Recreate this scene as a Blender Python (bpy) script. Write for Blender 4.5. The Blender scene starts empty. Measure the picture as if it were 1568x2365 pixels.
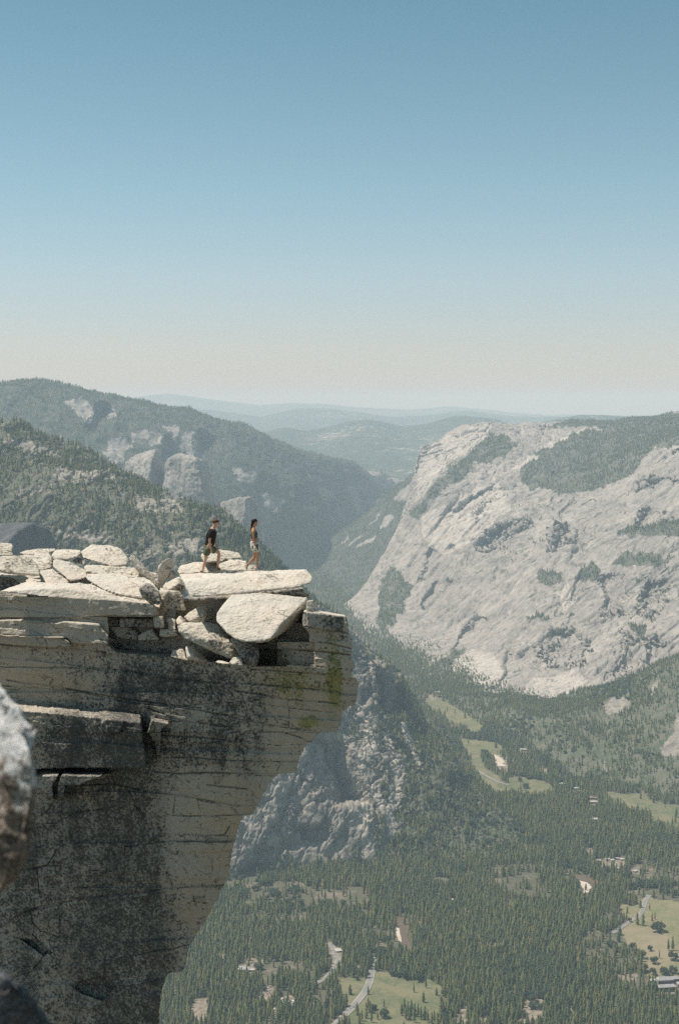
import bpy, bmesh, math, random
import numpy as np
from mathutils import Vector, Matrix, noise as mnoise

# ------------------------------------------------------------------ camera, sky, sun, exposure
S = bpy.context.scene
COL = S.collection
PITCH = math.radians(4.4)
CP, SP = math.cos(PITCH), math.sin(PITCH)
FPX = 3285.0            # focal length measured on a 1568 x 2365 sheet
cam = bpy.data.cameras.new('camera')
cam.sensor_fit = 'VERTICAL'; cam.sensor_height = 36.0; cam.sensor_width = 23.87
cam.lens = 36.0 * FPX / 2365.0
cam.clip_start = 0.2; cam.clip_end = 300000.0
cam.dof.use_dof = True; cam.dof.focus_distance = 55.0; cam.dof.aperture_fstop = 3.6
cobj = bpy.data.objects.new('camera', cam); COL.objects.link(cobj)
cobj.location = (0, 0, 0); cobj.rotation_euler = (math.radians(90) - PITCH, 0, 0)
S.camera = cobj

TO_SUN = Vector((-0.44, 0.10, 0.89)).normalized()
SUN_EL = math.asin(TO_SUN.z); SUN_AZ = math.atan2(TO_SUN.x, TO_SUN.y)
w = bpy.data.worlds.new('World'); S.world = w; w.use_nodes = True
nt = w.node_tree; nt.nodes.clear()
wo = nt.nodes.new('ShaderNodeOutputWorld'); bg = nt.nodes.new('ShaderNodeBackground')
sky = nt.nodes.new('ShaderNodeTexSky'); sky.sky_type = 'NISHITA'; sky.sun_disc = False
sky.sun_elevation = SUN_EL; sky.sun_rotation = SUN_AZ % (2 * math.pi)
sky.altitude = 1500; sky.air_density = 1.0; sky.dust_density = 1.5; sky.ozone_density = 1.0
bg.inputs['Strength'].default_value = 0.094
tint = nt.nodes.new('ShaderNodeMix'); tint.data_type = 'RGBA'; tint.blend_type = 'MULTIPLY'; tint.inputs[0].default_value = 1.0
hs = nt.nodes.new('ShaderNodeHueSaturation'); hs.inputs['Saturation'].default_value = 0.80; nt.links.new(sky.outputs[0], hs.inputs['Color'])
# smoke-tinted air: the colour of the sky by height above the horizon
tc = nt.nodes.new('ShaderNodeTexCoord'); sx = nt.nodes.new('ShaderNodeSeparateXYZ'); sr = nt.nodes.new('ShaderNodeValToRGB')
nt.links.new(tc.outputs['Generated'], sx.inputs[0]); nt.links.new(sx.outputs[2], sr.inputs[0])
els = sr.color_ramp.elements
SKYR = [(0.0, (0.98, 0.91, 0.88)), (0.045, (1.01, 0.96, 0.94)), (0.09, (0.97, 1.03, 0.98)), (0.15, (0.83, 1.04, 0.97)), (0.27, (0.60, 0.92, 0.87)), (0.45, (0.62, 0.92, 0.88))]
while len(els) < len(SKYR): els.new(0.5)
for e_, (p_, c_) in zip(els, SKYR): e_.position = p_; e_.color = tuple(x * 0.8 for x in c_) + (1,)
nt.links.new(sr.outputs[0], tint.inputs[7]); nt.links.new(hs.outputs[0], tint.inputs[6])
nt.links.new(tint.outputs[2], bg.inputs[0]); nt.links.new(bg.outputs[0], wo.inputs[0])
sl = bpy.data.lights.new('sun', 'SUN'); sl.energy = 3.8; sl.angle = math.radians(0.53); sl.color = (1.0, 0.95, 0.88)
so = bpy.data.objects.new('sun', sl); COL.objects.link(so)
so.rotation_euler = TO_SUN.to_track_quat('Z', 'Y').to_euler()
S.view_settings.view_transform = 'Standard'; S.view_settings.look = 'None'
S.view_settings.exposure = 0.5; S.view_settings.gamma = 1.0
S.render.engine = 'CYCLES'
cy = S.cycles
cy.use_denoising = False
cy.max_bounces = 5; cy.diffuse_bounces = 3; cy.glossy_bounces = 1; cy.transmission_bounces = 1
cy.volume_bounces = 1; cy.transparent_max_bounces = 4
cy.caustics_reflective = False; cy.caustics_refractive = False

RS = np.random.RandomState(7)

# ------------------------------------------------------------------ helpers
def ray(u, v):
    """unit-depth (y = 1) direction through sheet point u, v"""
    u = np.asarray(u, float); v = np.asarray(v, float)
    xc = (u - 784.0) / FPX; yc = -(v - 1182.5) / FPX
    y = CP + yc * SP; z = -SP + yc * CP
    return xc / y, z / y

def P3(u, v, Y):
    rx, rz = ray(u, v); Y = np.asarray(Y, float)
    return np.stack([rx * Y, Y + 0 * rx, rz * Y], -1)

def toUV(p):
    x, y, z = p[..., 0], p[..., 1], p[..., 2]
    dz = y * CP - z * SP; dy = y * SP + z * CP
    dz = np.where(dz > 1e-3, dz, 1e-3)
    return 784.0 + FPX * x / dz, 1182.5 - FPX * dy / dz

FLOOR = -1480.0
def floorY(v):
    return FLOOR / ray(784.0, v)[1]
def F3(u, v, dz=0.0):
    rx, rz = ray(u, v); Y = (FLOOR + dz) / rz
    return np.stack([rx * Y, Y, 0 * rx + FLOOR + dz], -1)

def _h(ix, iy, iz, seed):
    n = (ix.astype(np.int64) * 374761393 + iy.astype(np.int64) * 668265263 + iz.astype(np.int64) * 2147483647 + seed * 1274126177) & 0xffffffff
    n = ((n ^ (n >> 13)) * 1274126177) & 0xffffffff
    n = ((n ^ (n >> 15)) * 2246822519) & 0xffffffff
    return ((n ^ (n >> 16)) & 0xffffff) / float(0xffffff) * 2 - 1

def vnoise(p, seed=0):
    f = np.floor(p); i = f.astype(np.int64); t = p - f; t = t * t * t * (t * (t * 6 - 15) + 10)
    r = 0
    for dx in (0, 1):
        wx = t[..., 0] if dx else 1 - t[..., 0]
        for dy in (0, 1):
            wy = t[..., 1] if dy else 1 - t[..., 1]
            for dz in (0, 1):
                wz = t[..., 2] if dz else 1 - t[..., 2]
                r = r + wx * wy * wz * _h(i[..., 0] + dx, i[..., 1] + dy, i[..., 2] + dz, seed)
    return r

def fbm(p, octv=5, seed=0, lac=2.03, gain=0.5, ridged=False):
    a, s, tot = 1.0, 0, 0
    q = p.copy()
    for k in range(octv):
        n = vnoise(q + 17.3 * k, seed + k)
        if ridged: n = 1 - 2 * np.abs(n)
        s = s + a * n; tot += a; a *= gain; q = q * lac
    return s / tot

def inpoly(u, v, poly):
    poly = np.asarray(poly, float); x0, y0 = poly[:, 0], poly[:, 1]; x1, y1 = np.roll(x0, -1), np.roll(y0, -1)
    c = np.zeros(np.shape(u), bool)
    for a, b, cc, d in zip(x0, y0, x1, y1):
        if b == d: continue
        m = ((b > v) != (d > v)) & (u < (cc - a) * (v - b) / (d - b) + a)
        c ^= m
    return c

def pdist(u, v, pl):
    """distance to a polyline"""
    d = np.full(np.shape(u), 1e9)
    for (a, b), (c, e) in zip(pl[:-1], pl[1:]):
        lx, ly = c - a, e - b; L = lx * lx + ly * ly + 1e-9
        t = np.clip(((u - a) * lx + (v - b) * ly) / L, 0, 1)
        d = np.minimum(d, np.hypot(u - a - t * lx, v - b - t * ly))
    return d

def sstep(a, b, x):
    t = np.clip((x - a) / (b - a), 0, 1); return t * t * (3 - 2 * t)

def tag(o, label=None, cat=None, group=None, kind=None):
    if label: o['label'] = label
    if cat: o['category'] = cat
    if group: o['group'] = group
    if kind: o['kind'] = kind
    return o

def mesh_np(name, verts, faces, mats, attrs=None, smooth=True, fmat=None, link=True, parent=None):
    verts = np.asarray(verts, np.float32).reshape(-1, 3); faces = np.asarray(faces, np.int32)
    me = bpy.data.meshes.new(name)
    k = faces.shape[1]
    me.vertices.add(len(verts)); me.vertices.foreach_set('co', verts.ravel())
    me.loops.add(faces.size); me.loops.foreach_set('vertex_index', faces.ravel())
    me.polygons.add(len(faces)); me.polygons.foreach_set('loop_start', np.arange(0, faces.size, k, dtype=np.int32))
    try: me.polygons.foreach_set('loop_total', np.full(len(faces), k, np.int32))
    except Exception: pass
    if smooth: me.polygons.foreach_set('use_smooth', np.ones(len(faces), bool))
    if not isinstance(mats, (list, tuple)): mats = [mats]
    for m in mats: me.materials.append(m)
    if fmat is not None: me.polygons.foreach_set('material_index', np.asarray(fmat, np.int32))
    me.update(calc_edges=True); me.validate()
    for nme, val in (attrs or {}).items():
        at = me.attributes.new(nme, 'FLOAT', 'POINT'); at.data.foreach_set('value', np.asarray(val, np.float32).ravel())
    if not link: return me
    o = bpy.data.objects.new(name, me); COL.objects.link(o)
    if parent: o.parent = parent
    return o

def gridfaces(nr, nc):
    i = np.arange(nr * nc).reshape(nr, nc)
    return np.stack([i[:-1, :-1], i[1:, :-1], i[1:, 1:], i[:-1, 1:]], -1).reshape(-1, 4)

def grid_normals(G):
    a = np.gradient(G, axis=0); b = np.gradient(G, axis=1)
    n = np.cross(b, a); n /= np.linalg.norm(n, axis=-1, keepdims=True) + 1e-9
    return n

def resample(curve, n, wrap=0):
    c = np.asarray(curve, float); t = (c[:, 0] - c[wrap, 0]) / (c[-1, 0] - c[wrap, 0])
    if wrap:
        t = t * 0.94 + 0.06; t[:wrap + 1] = np.linspace(0, 0.06, wrap + 1)
    q = np.linspace(0, 1, n)
    return np.stack([np.interp(q, t, c[:, k]) for k in range(3)], -1)

def loft(curves, nu, nv, smooth_u=6, wrap=0):
    """curves: list of [(u, v, Y)...] from foot to top; returns grid of world points [rows, cols, 3]"""
    R = []
    for c in curves:
        r = resample(c, nu, wrap)
        if smooth_u:
            k = np.ones(2 * smooth_u + 1) / (2 * smooth_u + 1)
            for j in range(1, 3):
                ext = np.concatenate([np.full(smooth_u, r[0, j]), r[:, j], np.full(smooth_u, r[-1, j])])
                r[:, j] = np.convolve(ext, k, 'valid')
        R.append(P3(r[:, 0], r[:, 1], r[:, 2]))
    R = np.array(R); m = len(R)
    s = np.linspace(0, m - 1, nv); i = np.minimum(s.astype(int), m - 2); t = (s - i)[:, None, None]
    p0 = R[np.maximum(i - 1, 0)]; p1 = R[i]; p2 = R[i + 1]; p3 = R[np.minimum(i + 2, m - 1)]
    m1 = (p2 - p0) / 2 * 0.6; m2 = (p3 - p1) / 2 * 0.6
    return (2*t**3 - 3*t**2 + 1) * p1 + (t**3 - 2*t**2 + t) * m1 + (-2*t**3 + 3*t**2) * p2 + (t**3 - t**2) * m2

# ------------------------------------------------------------------ materials
class NT:
    def __init__(s, name):
        s.m = bpy.data.materials.new(name); s.m.use_nodes = True; s.t = s.m.node_tree; s.t.nodes.clear()
        s.out = s.n('ShaderNodeOutputMaterial'); s.b = s.n('ShaderNodeBsdfPrincipled')
        s.b.inputs['Specular IOR Level'].default_value = 0.2
        s.b.inputs['Roughness'].default_value = 0.9
        s.l(s.b.outputs[0], s.out.inputs['Surface'])
    def n(s, k): return s.t.nodes.new(k)
    def l(s, a, b): s.t.links.new(a, b)
    def pos(s, scale=(1, 1, 1), rot=(0, 0, 0)):
        g = s.n('ShaderNodeNewGeometry'); m = s.n('ShaderNodeMapping')
        m.inputs['Scale'].default_value = scale; m.inputs['Rotation'].default_value = rot
        s.l(g.outputs['Position'], m.inputs[0]); return m.outputs[0]
    def opos(s, scale=(1, 1, 1)):
        g = s.n('ShaderNodeTexCoord'); m = s.n('ShaderNodeMapping'); m.inputs['Scale'].default_value = scale
        s.l(g.outputs['Object'], m.inputs[0]); return m.outputs[0]
    def noise(s, vec, scale, det=5, rough=0.6, dist=0.0, ridged=False):
        x = s.n('ShaderNodeTexNoise'); x.inputs['Scale'].default_value = scale; x.inputs['Detail'].default_value = det
        x.inputs['Roughness'].default_value = rough; x.inputs['Distortion'].default_value = dist
        s.l(vec, x.inputs['Vector']); return x.outputs[0]
    def ramp(s, val, pts):
        r = s.n('ShaderNodeValToRGB'); e = r.color_ramp.elements
        while len(e) < len(pts): e.new(0.5)
        for el, (p, c) in zip(e, pts):
            el.position = p; el.color = (c, c, c, 1) if isinstance(c, (int, float)) else (*c, 1)
        s.l(val, r.inputs[0]); return r.outputs[0]
    def attr(s, name):
        a = s.n('ShaderNodeAttribute'); a.attribute_name = name; return a.outputs['Fac']
    def mix(s, f, a, b, mode='MIX'):
        m = s.n('ShaderNodeMix'); m.data_type = 'RGBA'; m.blend_type = mode
        for sock, val in ((m.inputs[0], f), (m.inputs[6], a), (m.inputs[7], b)):
            if isinstance(val, (int, float)): sock.default_value = val
            elif isinstance(val, tuple): sock.default_value = (*val, 1)
            else: s.l(val, sock)
        return m.outputs[2]
    def math(s, op, a, b=0.0, clamp=False):
        m = s.n('ShaderNodeMath'); m.operation = op; m.use_clamp = clamp
        for sock, val in ((m.inputs[0], a), (m.inputs[1], b)):
            if isinstance(val, (int, float)): sock.default_value = val
            else: s.l(val, sock)
        return m.outputs[0]
    def bump(s, h, dist, strength=1.0, prev=None):
        b = s.n('ShaderNodeBump'); b.inputs['Distance'].default_value = dist; b.inputs['Strength'].default_value = strength
        s.l(h, b.inputs['Height'])
        if prev is not None: s.l(prev, b.inputs['Normal'])
        return b.outputs[0]
    def done(s, col=None, nrm=None, rough=None):
        if col is not None:
            if isinstance(col, tuple): s.b.inputs['Base Color'].default_value = (*col, 1)
            else: s.l(col, s.b.inputs['Base Color'])
        if nrm is not None: s.l(nrm, s.b.inputs['Normal'])
        if rough is not None: s.b.inputs['Roughness'].default_value = rough
        return s.m

def mountain_mat(name, ca, cb, green, sc=1.0, soil=None, streak=(1, 1, 1), bumpd=10.0, veg_scale=0.03, vegrough=0.75):
    """granite with scrub: 'veg' vertex attribute says where plants grow"""
    t = NT(name); p = t.pos(); ps = t.pos(streak, (0, 0.45, 0))
    n1 = t.noise(ps, 0.006 * sc, 8, 0.65, 0.6); n2 = t.noise(ps, 0.03 * sc, 6, 0.7, 0.3); n3 = t.noise(t.pos((1, 1, 0.7), (0.3, 0.35, 0)), veg_scale * sc, 8, vegrough)
    rock = t.mix(t.ramp(n1, [(0.35, 0.0), (0.65, 1.0)]), ca, cb)
    rock = t.mix(t.ramp(n2, [(0.36, 0.75), (0.52, 0.0)]), rock, tuple(c * 0.55 for c in ca))
    n4 = t.noise(t.pos((1, 1, 0.12), (0, 0.3, 0)), 0.02 * sc, 7, 0.75, 0.2)
    rock = t.mix(t.ramp(n4, [(0.54, 0.0), (0.64, 0.6)]), rock, tuple(min(1, c * 1.15) for c in cb)); rock = t.mix(t.ramp(n4, [(0.36, 0.55), (0.46, 0.0)]), rock, tuple(c * 0.6 for c in ca))
    rock = t.mix(t.math('MULTIPLY', t.attr('pale'), t.ramp(n2, [(0.35, 0.25), (0.6, 0.95)])), rock, tuple(min(.62, c * 1.3) for c in cb))
    veg = t.attr('veg')
    th = t.math('ADD', veg, t.math('MULTIPLY', t.math('SUBTRACT', n3, 0.5), 1.9))
    m = t.ramp(th, [(0.47, 0.0), (0.56, 1.0)])
    g = t.mix(t.ramp(t.noise(p, 0.012 * sc, 4), [(0.35, 0.0), (0.65, 1.0)]), green, soil or tuple(c * 1.5 for c in green))
    col = t.mix(m, rock, g)
    h = t.math('ADD', t.math('MULTIPLY', n1, 2.0), n2)
    nr = t.bump(h, bumpd, 0.45)
    return t.done(col, nr)

GRANITE_FAR = mountain_mat('granite_wall', (0.25, 0.228, 0.20), (0.395, 0.355, 0.305), (0.055, 0.07, 0.042), soil=(0.16, 0.15, 0.12), streak=(1, 1, 0.4), bumpd=18, veg_scale=0.02, vegrough=0.85)
FOREST_FAR = mountain_mat('forested_mountain', (0.24, 0.225, 0.20), (0.36, 0.33, 0.29), (0.045, 0.06, 0.04), soil=(0.10, 0.10, 0.075), bumpd=14, veg_scale=0.015, vegrough=0.85)
SPUR_MAT = mountain_mat('spur_rock', (0.165, 0.150, 0.128), (0.37, 0.325, 0.265), (0.07, 0.085, 0.042), soil=(0.145, 0.135, 0.095), sc=1.6, streak=(1, 1, 0.5), bumpd=6, veg_scale=0.03, vegrough=0.85)
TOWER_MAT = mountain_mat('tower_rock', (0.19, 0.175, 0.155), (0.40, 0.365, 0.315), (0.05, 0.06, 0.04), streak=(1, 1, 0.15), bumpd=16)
DOME_MAT = mountain_mat('shade_dark_dome_rock', (0.07, 0.07, 0.07), (0.13, 0.125, 0.12), (0.05, 0.06, 0.04), streak=(1, 1, 0.3), bumpd=10)  # dome's shade put partly into this dark base colour
HILL_MAT = mountain_mat('distant_hills', (0.2, 0.19, 0.16), (0.36, 0.32, 0.27), (0.05, 0.065, 0.045), sc=0.25, bumpd=60, veg_scale=0.03)

# ------------------------------------------------------------------ terrain
def crop(x0, y0, s):
    k = s * 0.65993
    return lambda pts: [(x0 * 0.65993 + x * k, y0 * 0.65993 + y * k) for x, y in pts]
C_wall = crop(1376, 1400, 0.6378)
C_spur = crop(750, 2200, 0.6378)
C_val = crop(1376, 2300, 0.6378)
C_far = crop(900, 1350, 0.38265)
C_left = crop(0, 1300, 0.6378)
C_br = crop(1476, 2900, 0.5740)
C_bm = crop(850, 3200, 0.4783)
C_bl = crop(550, 2900, 0.6378)

def polymask(u, v, polys, jit=0.0, seed=3):
    if jit:
        q = np.stack([u / 24.0, v / 24.0, 0 * u], -1)
        u = u + 2.2 * jit * fbm(q, 6, seed, gain=.65); v = v + 2.2 * jit * fbm(q, 6, seed + 9, gain=.65)
    m = np.zeros(np.shape(u), bool)
    for p in polys: m |= inpoly(u, v, p)
    return m

def terrain(name, curves, nu, nv, mat, vegfun, amps, label=None, depthfun=None, smooth_u=6, wrap=0, palefun=None):
    G = loft(curves, nu, nv, smooth_u, wrap)
    if depthfun is not None:
        U, V = toUV(G); d = depthfun(U, V)
        G = G * (1 + d / G[..., 1])[..., None]
    for (scale, amp, ridged, stretch, seed) in amps:
        N = grid_normals(G)
        if ridged == 'crack':      # long joints running down and to the left, with smooth slabs between
            a = 0.5; X = G[..., 0] * math.cos(a) - G[..., 2] * math.sin(a); Z = G[..., 0] * math.sin(a) + G[..., 2] * math.cos(a)
            q = np.stack([X, G[..., 1] * .7, Z], -1) / np.array(stretch) / scale
            q = q + 0.25 * fbm(q * 2.1, 3, seed + 40)[..., None]
            n1 = fbm(q, 3, seed); n2 = fbm(q + 50, 3, seed + 7)
            f = 0.6 * np.floor((n1 + n2 * .3) * 7) / 7 * 2 - np.exp(-(n1 / 0.035) ** 2) - 0.7 * np.exp(-(n2 / 0.03) ** 2)
        else:
            q = G / np.array(stretch) / scale
            f = fbm(q, 5 if ridged else 4, seed, ridged=ridged, gain=0.5 if ridged else 0.5)
        if ridged is True: f = f - 0.35
        G = G + N * (amp * f * np.clip((G[..., 2] - FLOOR) / 90.0, 0.04, 1))[..., None]
    U, V = toUV(G)
    veg = vegfun(U, V, G)
    o = mesh_np(name, G, gridfaces(nv, nu), mat, {'veg': veg, 'pale': palefun(U, V, G) if palefun else 0 * U})
    tag(o, label, None, None, 'structure')
    return o, G, U, V

def scatter(G, dens, rs, steep=0.35):
    """random points on the grid; dens = trees per m2 at each cell centre"""
    a, b, c, d = G[:-1, :-1], G[1:, :-1], G[1:, 1:], G[:-1, 1:]
    n = np.cross(c - a, d - b) / 2
    area = np.abs(n[..., 2]) + steep * np.linalg.norm(n, axis=-1)
    k = rs.poisson(area * dens).ravel()
    idx = np.repeat(np.arange(k.size), k)
    s, t = rs.rand(2, len(idx))
    f = lambda q: q.reshape(-1, 3)[idx]
    s = s[:, None]; t = t[:, None]
    return (f(a) * (1-s) * (1-t) + f(b) * s * (1-t) + f(c) * s * t + f(d) * (1-s) * t)
cellc = lambda A: 0.25 * (A[:-1, :-1] + A[1:, :-1] + A[1:, 1:] + A[:-1, 1:])
TREES = []      # (points, height) of every conifer in view

# --- the tall granite wall on the right
A = [
 [(1000,1470,13500),(800,1425,11500),(778,1406,10300),(840,1455,9200),(905,1522,8170),(1000,1562,7600),(1110,1604,7140),(1240,1634,6870),(1330,1630,6900),(1450,1650,6700),(1568,1660,6600),(1760,1660,6500)],
 [(1020,1350,13000),(870,1325,11800),(843,1348,10500),(930,1400,9700),(1000,1440,9100),(1110,1490,8300),(1240,1500,7800),(1330,1500,7650),(1450,1480,7400),(1568,1470,7200),(1760,1450,7000)],
 [(1040,1250,13000),(940,1250,12000),(905,1250,10800),(980,1290,10100),(1050,1320,9500),(1150,1350,8900),(1260,1360,8450),(1350,1370,8200),(1450,1370,7950),(1568,1350,7700),(1760,1340,7400)],
 [(1060,1170,13000),(960,1180,12100),(929,1180,10950),(1000,1190,10500),(1080,1200,10100),(1180,1220,9600),(1280,1230,9100),(1380,1240,8750),(1470,1240,8500),(1568,1230,8200),(1760,1220,7900)],
 [(1080,1110,13100),(975,1110,12200),(944,1112,11050),(1000,1110,10800),(1080,1130,10500),(1180,1140,10200),(1280,1140,9900),(1380,1140,9600),(1470,1120,9300),(1568,1110,8900),(1760,1100,8500)],
 [(1090,1060,13200),(985,1050,12400),(962,1046,11200),(1020,1045,11300),(1100,1040,11400),(1200,1050,11200),(1300,1060,11000),(1400,1050,10700),(1480,1030,10400),(1568,1010,10000),(1760,990,9400)],
 [(1100,1014,13300),(1010,1024,12600),(975,1036,11400),(1060,1006,11900),(1130,993,12200),(1200,995,12500),(1290,994,12700),(1385,987,12800),(1450,970,12900),(1568,964,12900),(1760,966,12900)],
 [(1110,1034,14300),(1020,1044,13300),(985,1049,12400),(1060,1019,13200),(1130,1004,13600),(1200,1006,13900),(1290,1004,14000),(1385,994,14000),(1450,979,14500),(1568,972,14500),(1760,972,14500)],
 [(1120,1150,15000),(1030,1150,14500),(990,1180,14200),(1060,1150,14900),(1130,1100,15400),(1200,1100,15900),(1290,1100,16000),(1385,1100,16000),(1450,1100,16500),(1568,1100,16500),(1760,1100,16500)],
]
wall_forest = [C_wall(p) for p in [
 [(190,525),(300,380),(380,320),(520,200),(600,180),(680,225),(620,310),(520,350),(440,350),(400,430),(300,480),(200,545)],
 [(700,450),(690,370),(800,320),(930,215),(1130,165),(1250,120),(1700,95),(1700,235),(1430,260),(1340,350),(1300,430),(1200,470),(1050,500),(900,510),(780,490)],
 [(820,150),(1100,100),(1250,80),(1700,70),(1700,130),(1250,125),(1135,155),(1000,150)],
 [(800,960),(850,930),(930,935),(935,1005),(810,1010)],
 [(985,1005),(1020,930),(1100,905),(1130,940),(1120,1005)],
 [(1180,895),(1300,830),(1440,840),(1480,900),(1400,905),(1250,905)],
 [(1240,720),(1480,660),(1700,700),(1700,770),(1480,750),(1250,745)],
 [(740,1175),(860,1190),(850,1205),(740,1195)], [(1290,1240),(1380,1235),(1395,1310),(1300,1270)],
 [(170,1480),(290,1390),(400,1375),(340,1440),(240,1470)], [(100,590),(190,530),(200,560),(150,650),(105,625)],
 [(-20,920),(60,955),(95,1000),(60,1150),(0,1210),(-60,1290),(-90,1200),(-60,1000)],
 [(760,290),(900,230),(930,250),(800,310)],
 [(-100,1300),(0,1290),(70,1400),(60,1500),(-50,1500)],
]]
wall_bare = [C_wall(p) for p in [
 [(330,1440),(420,1370),(560,1400),(640,1540),(540,1600),(420,1540),(320,1500)],
 [(720,1600),(760,1540),(1000,1480),(1060,1540),(900,1650),(780,1640)],
 [(900,1060),(960,1020),(1000,1080),(930,1170)], [(140,280),(440,150),(560,150),(420,280),(300,330),(180,500),(110,560)],
 [(680,350),(900,200),(1130,150),(940,230),(720,370),(560,420)],
 [(180,620),(560,440),(640,600),(450,780),(260,850),(150,760)],
]]
def wall_depth(U, V):
    d = 0 * U; q_ = np.stack([U / 26, V / 26, 0 * U], -1)
    U = U + 16 * fbm(q_, 5, 301, gain=.6); V = V + 16 * fbm(q_, 5, 302, gain=.6)
    for pl, w1, w2, A_ in [
        (C_wall([(650,670),(580,690),(530,740),(480,800)]), 16, 50, 150),
        (C_wall([(880,1270),(860,1330),(840,1420)]), 9, 60, 60),
        (C_wall([(220,820),(170,900),(150,1000)]), 8, 60, 70),
        (C_wall([(450,1200),(380,1290),(330,1380)]), 8, 60, 70),
        (C_wall([(900,690),(890,760),(870,800)]), 9, 40, 90),
        (C_wall([(1390,600),(1360,650),(1345,700)]), 7, 60, 80),
        (C_wall([(1400,1000),(1350,1130),(1320,1210)]), 12, 60, 120),
        (C_wall([(1160,960),(1180,1100),(1160,1200)]), 9, 50, 90),
        (C_wall([(640,1400),(620,1500),(580,1560)]), 9, 50, 70),
        (C_wall([(250,980),(200,1050),(150,1120)]), 7, 60, 60),
        (C_wall([(1400,1320),(1400,1470)]), 7, 60, 80),
        (C_wall([(1270,1290),(1250,1400),(1230,1500)]), 8, 40, 60),
        (C_wall([(560,470),(450,530),(340,600)]), 8, 40, 50),
        (C_wall([(1480,430),(1420,430),(1350,470)]), 14, 40, 90)]:
        vs = np.array([p[1] for p in pl]); us = np.array([p[0] for p in pl])
        o_ = np.argsort(vs)
        x = U - np.interp(V, vs[o_], us[o_])
        wv = sstep(vs.min() - 8, vs.min() + 12, V) * (1 - sstep(vs.max() - 12, vs.max() + 8, V))
        s = np.where(x < 0, np.clip(1 + x / w1, 0, 1), np.clip(1 - x / w2, 0, 1))
        d = d + A_ * s * wv
    # the arch low on the wall
    e = np.hypot((U - 1300) / 62.0, (V - 1500) / 42.0)
    d = d + 55 * sstep(1.05, 0.9, e) * (V < 1540)
    return d
def wall_veg(U, V, G):
    q = G / 420.0
    base = 0.28 + 0.32 * fbm(q, 6, 31) + 0.05 * sstep(1300, 1500, V)
    base = np.where((V < 1200) & (U > 1050), base + 0.02, base)
    base = np.where(polymask(U, V, wall_bare, 6), base - 0.22, base)
    return np.where(polymask(U, V, wall_forest, 8), 0.86 + .2 * fbm(G / 90.0, 3, 3), np.clip(base, 0.08, 0.62))
wallO, wG, wU, wV = terrain('granite_wall', A, 820, 640, GRANITE_FAR, wall_veg,
    [(1500, 110, False, (1, 1, 2.2), 5), (480, 24, 'crack', (1, 1, 4.2), 8), (260, 12, True, (1, 1, 3.2), 10), (150, 12, 'crack', (1, 1, 4.0), 12), (60, 4.5, 'crack', (1, 1, 3.0), 15), (22, 2.5, False, (1, 1, 1.8), 14)],
    'huge pale granite cliff wall across the valley on the right', depthfun=wall_depth, wrap=2, smooth_u=4, palefun=lambda U, V, G: 0.9 * polymask(U, V, wall_bare, 7) + 0.35 * sstep(0.1, 0.4, fbm(G / 260.0, 3, 404)))

# --- far mountain on the left with its patchy cliffs
B = [
 [(-160,1330,8300),(200,1330,9000),(400,1340,9900),(560,1340,11000),(680,1330,12000),(760,1290,13500),(850,1230,15500),(960,1180,17500)],
 [(-160,1180,9300),(200,1190,9900),(400,1210,10500),(560,1210,11500),(680,1200,12600),(760,1190,14000),(850,1170,15800),(960,1150,17600)],
 [(-160,1060,10300),(200,1060,10800),(400,1080,11300),(560,1100,12100),(680,1110,13100),(760,1130,14400),(850,1140,16000),(960,1135,17700)],
 [(-160,960,11300),(200,960,11600),(400,990,12000),(560,1030,12700),(680,1060,13600),(760,1090,14700),(850,1108,16200),(960,1122,17800)],
 [(-160,906,12000),(-40,901,12200),(60,894,12300),(150,892,12400),(200,900,12500),(300,915,12700),(380,929,12900),(450,942,13000),(550,983,13300),(610,1009,13600),(650,1021,13900),(700,1046,14300),(750,1059,14900),(800,1073,15500),(850,1093,16300),(900,1109,17200),(960,1125,17900)],
 [(-160,916,13200),(150,902,13600),(300,925,13900),(450,952,14200),(550,993,14400),(650,1031,14900),(750,1069,15900),(850,1103,17400),(960,1135,18900)],
 [(-160,1060,15500),(150,1060,16000),(300,1060,16300),(450,1060,16600),(550,1080,16900),(650,1100,17200),(750,1120,18200),(850,1140,19700),(960,1150,21200)],
]
farL_bare = [C_left(p) for p in [
 [(350,160),(430,150),(520,190),(540,260),(500,300),(430,260),(380,200)], [(590,200),(630,205),(650,260),(600,260)],
 [(880,290),(960,300),(980,350),(900,320)], [(720,340),(860,340),(880,400),(740,390)], [(1000,340),(1080,330),(1100,470),(1000,440)],
 [(600,370),(700,360),(720,420),(620,480),(600,430)], [(560,440),(700,440),(690,500),(600,510)], [(1140,210),(1200,220),(1190,240)],
 [(1280,530),(1400,540),(1410,610),(1320,590)], [(270,370),(330,370),(400,420),(300,400)]]] + [C_far(p) for p in [
 [(930,760),(1100,780),(1390,860),(1330,950),(1180,920),(960,830)], [(770,740),(830,740),(880,800),(800,790)],
 [(430,830),(580,820),(590,880),(450,880)], [(560,930),(680,960),(730,1040),(600,1030)], [(820,930),(890,940),(960,1140),(940,1140),(850,1020)],
 [(30,1000),(280,1020),(200,1120),(80,1100)], [(400,1090),(620,1100),(520,1145),(430,1130)], [(730,1100),(780,1110),(770,1200),(730,1180)], [(330,470),(560,530),(720,550),(640,620),(480,570)],
 ]]
def farL_veg(U, V, G):
    q = G / 500.0
    b = 0.86 + 0.25 * fbm(q, 5, 77) - 0.20 * np.exp(-((U - 420) / 170.0) ** 2 - ((V - 1040) / 55.0) ** 2)
    return np.where(polymask(U, V, farL_bare, 9), 0.16, b)
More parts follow.
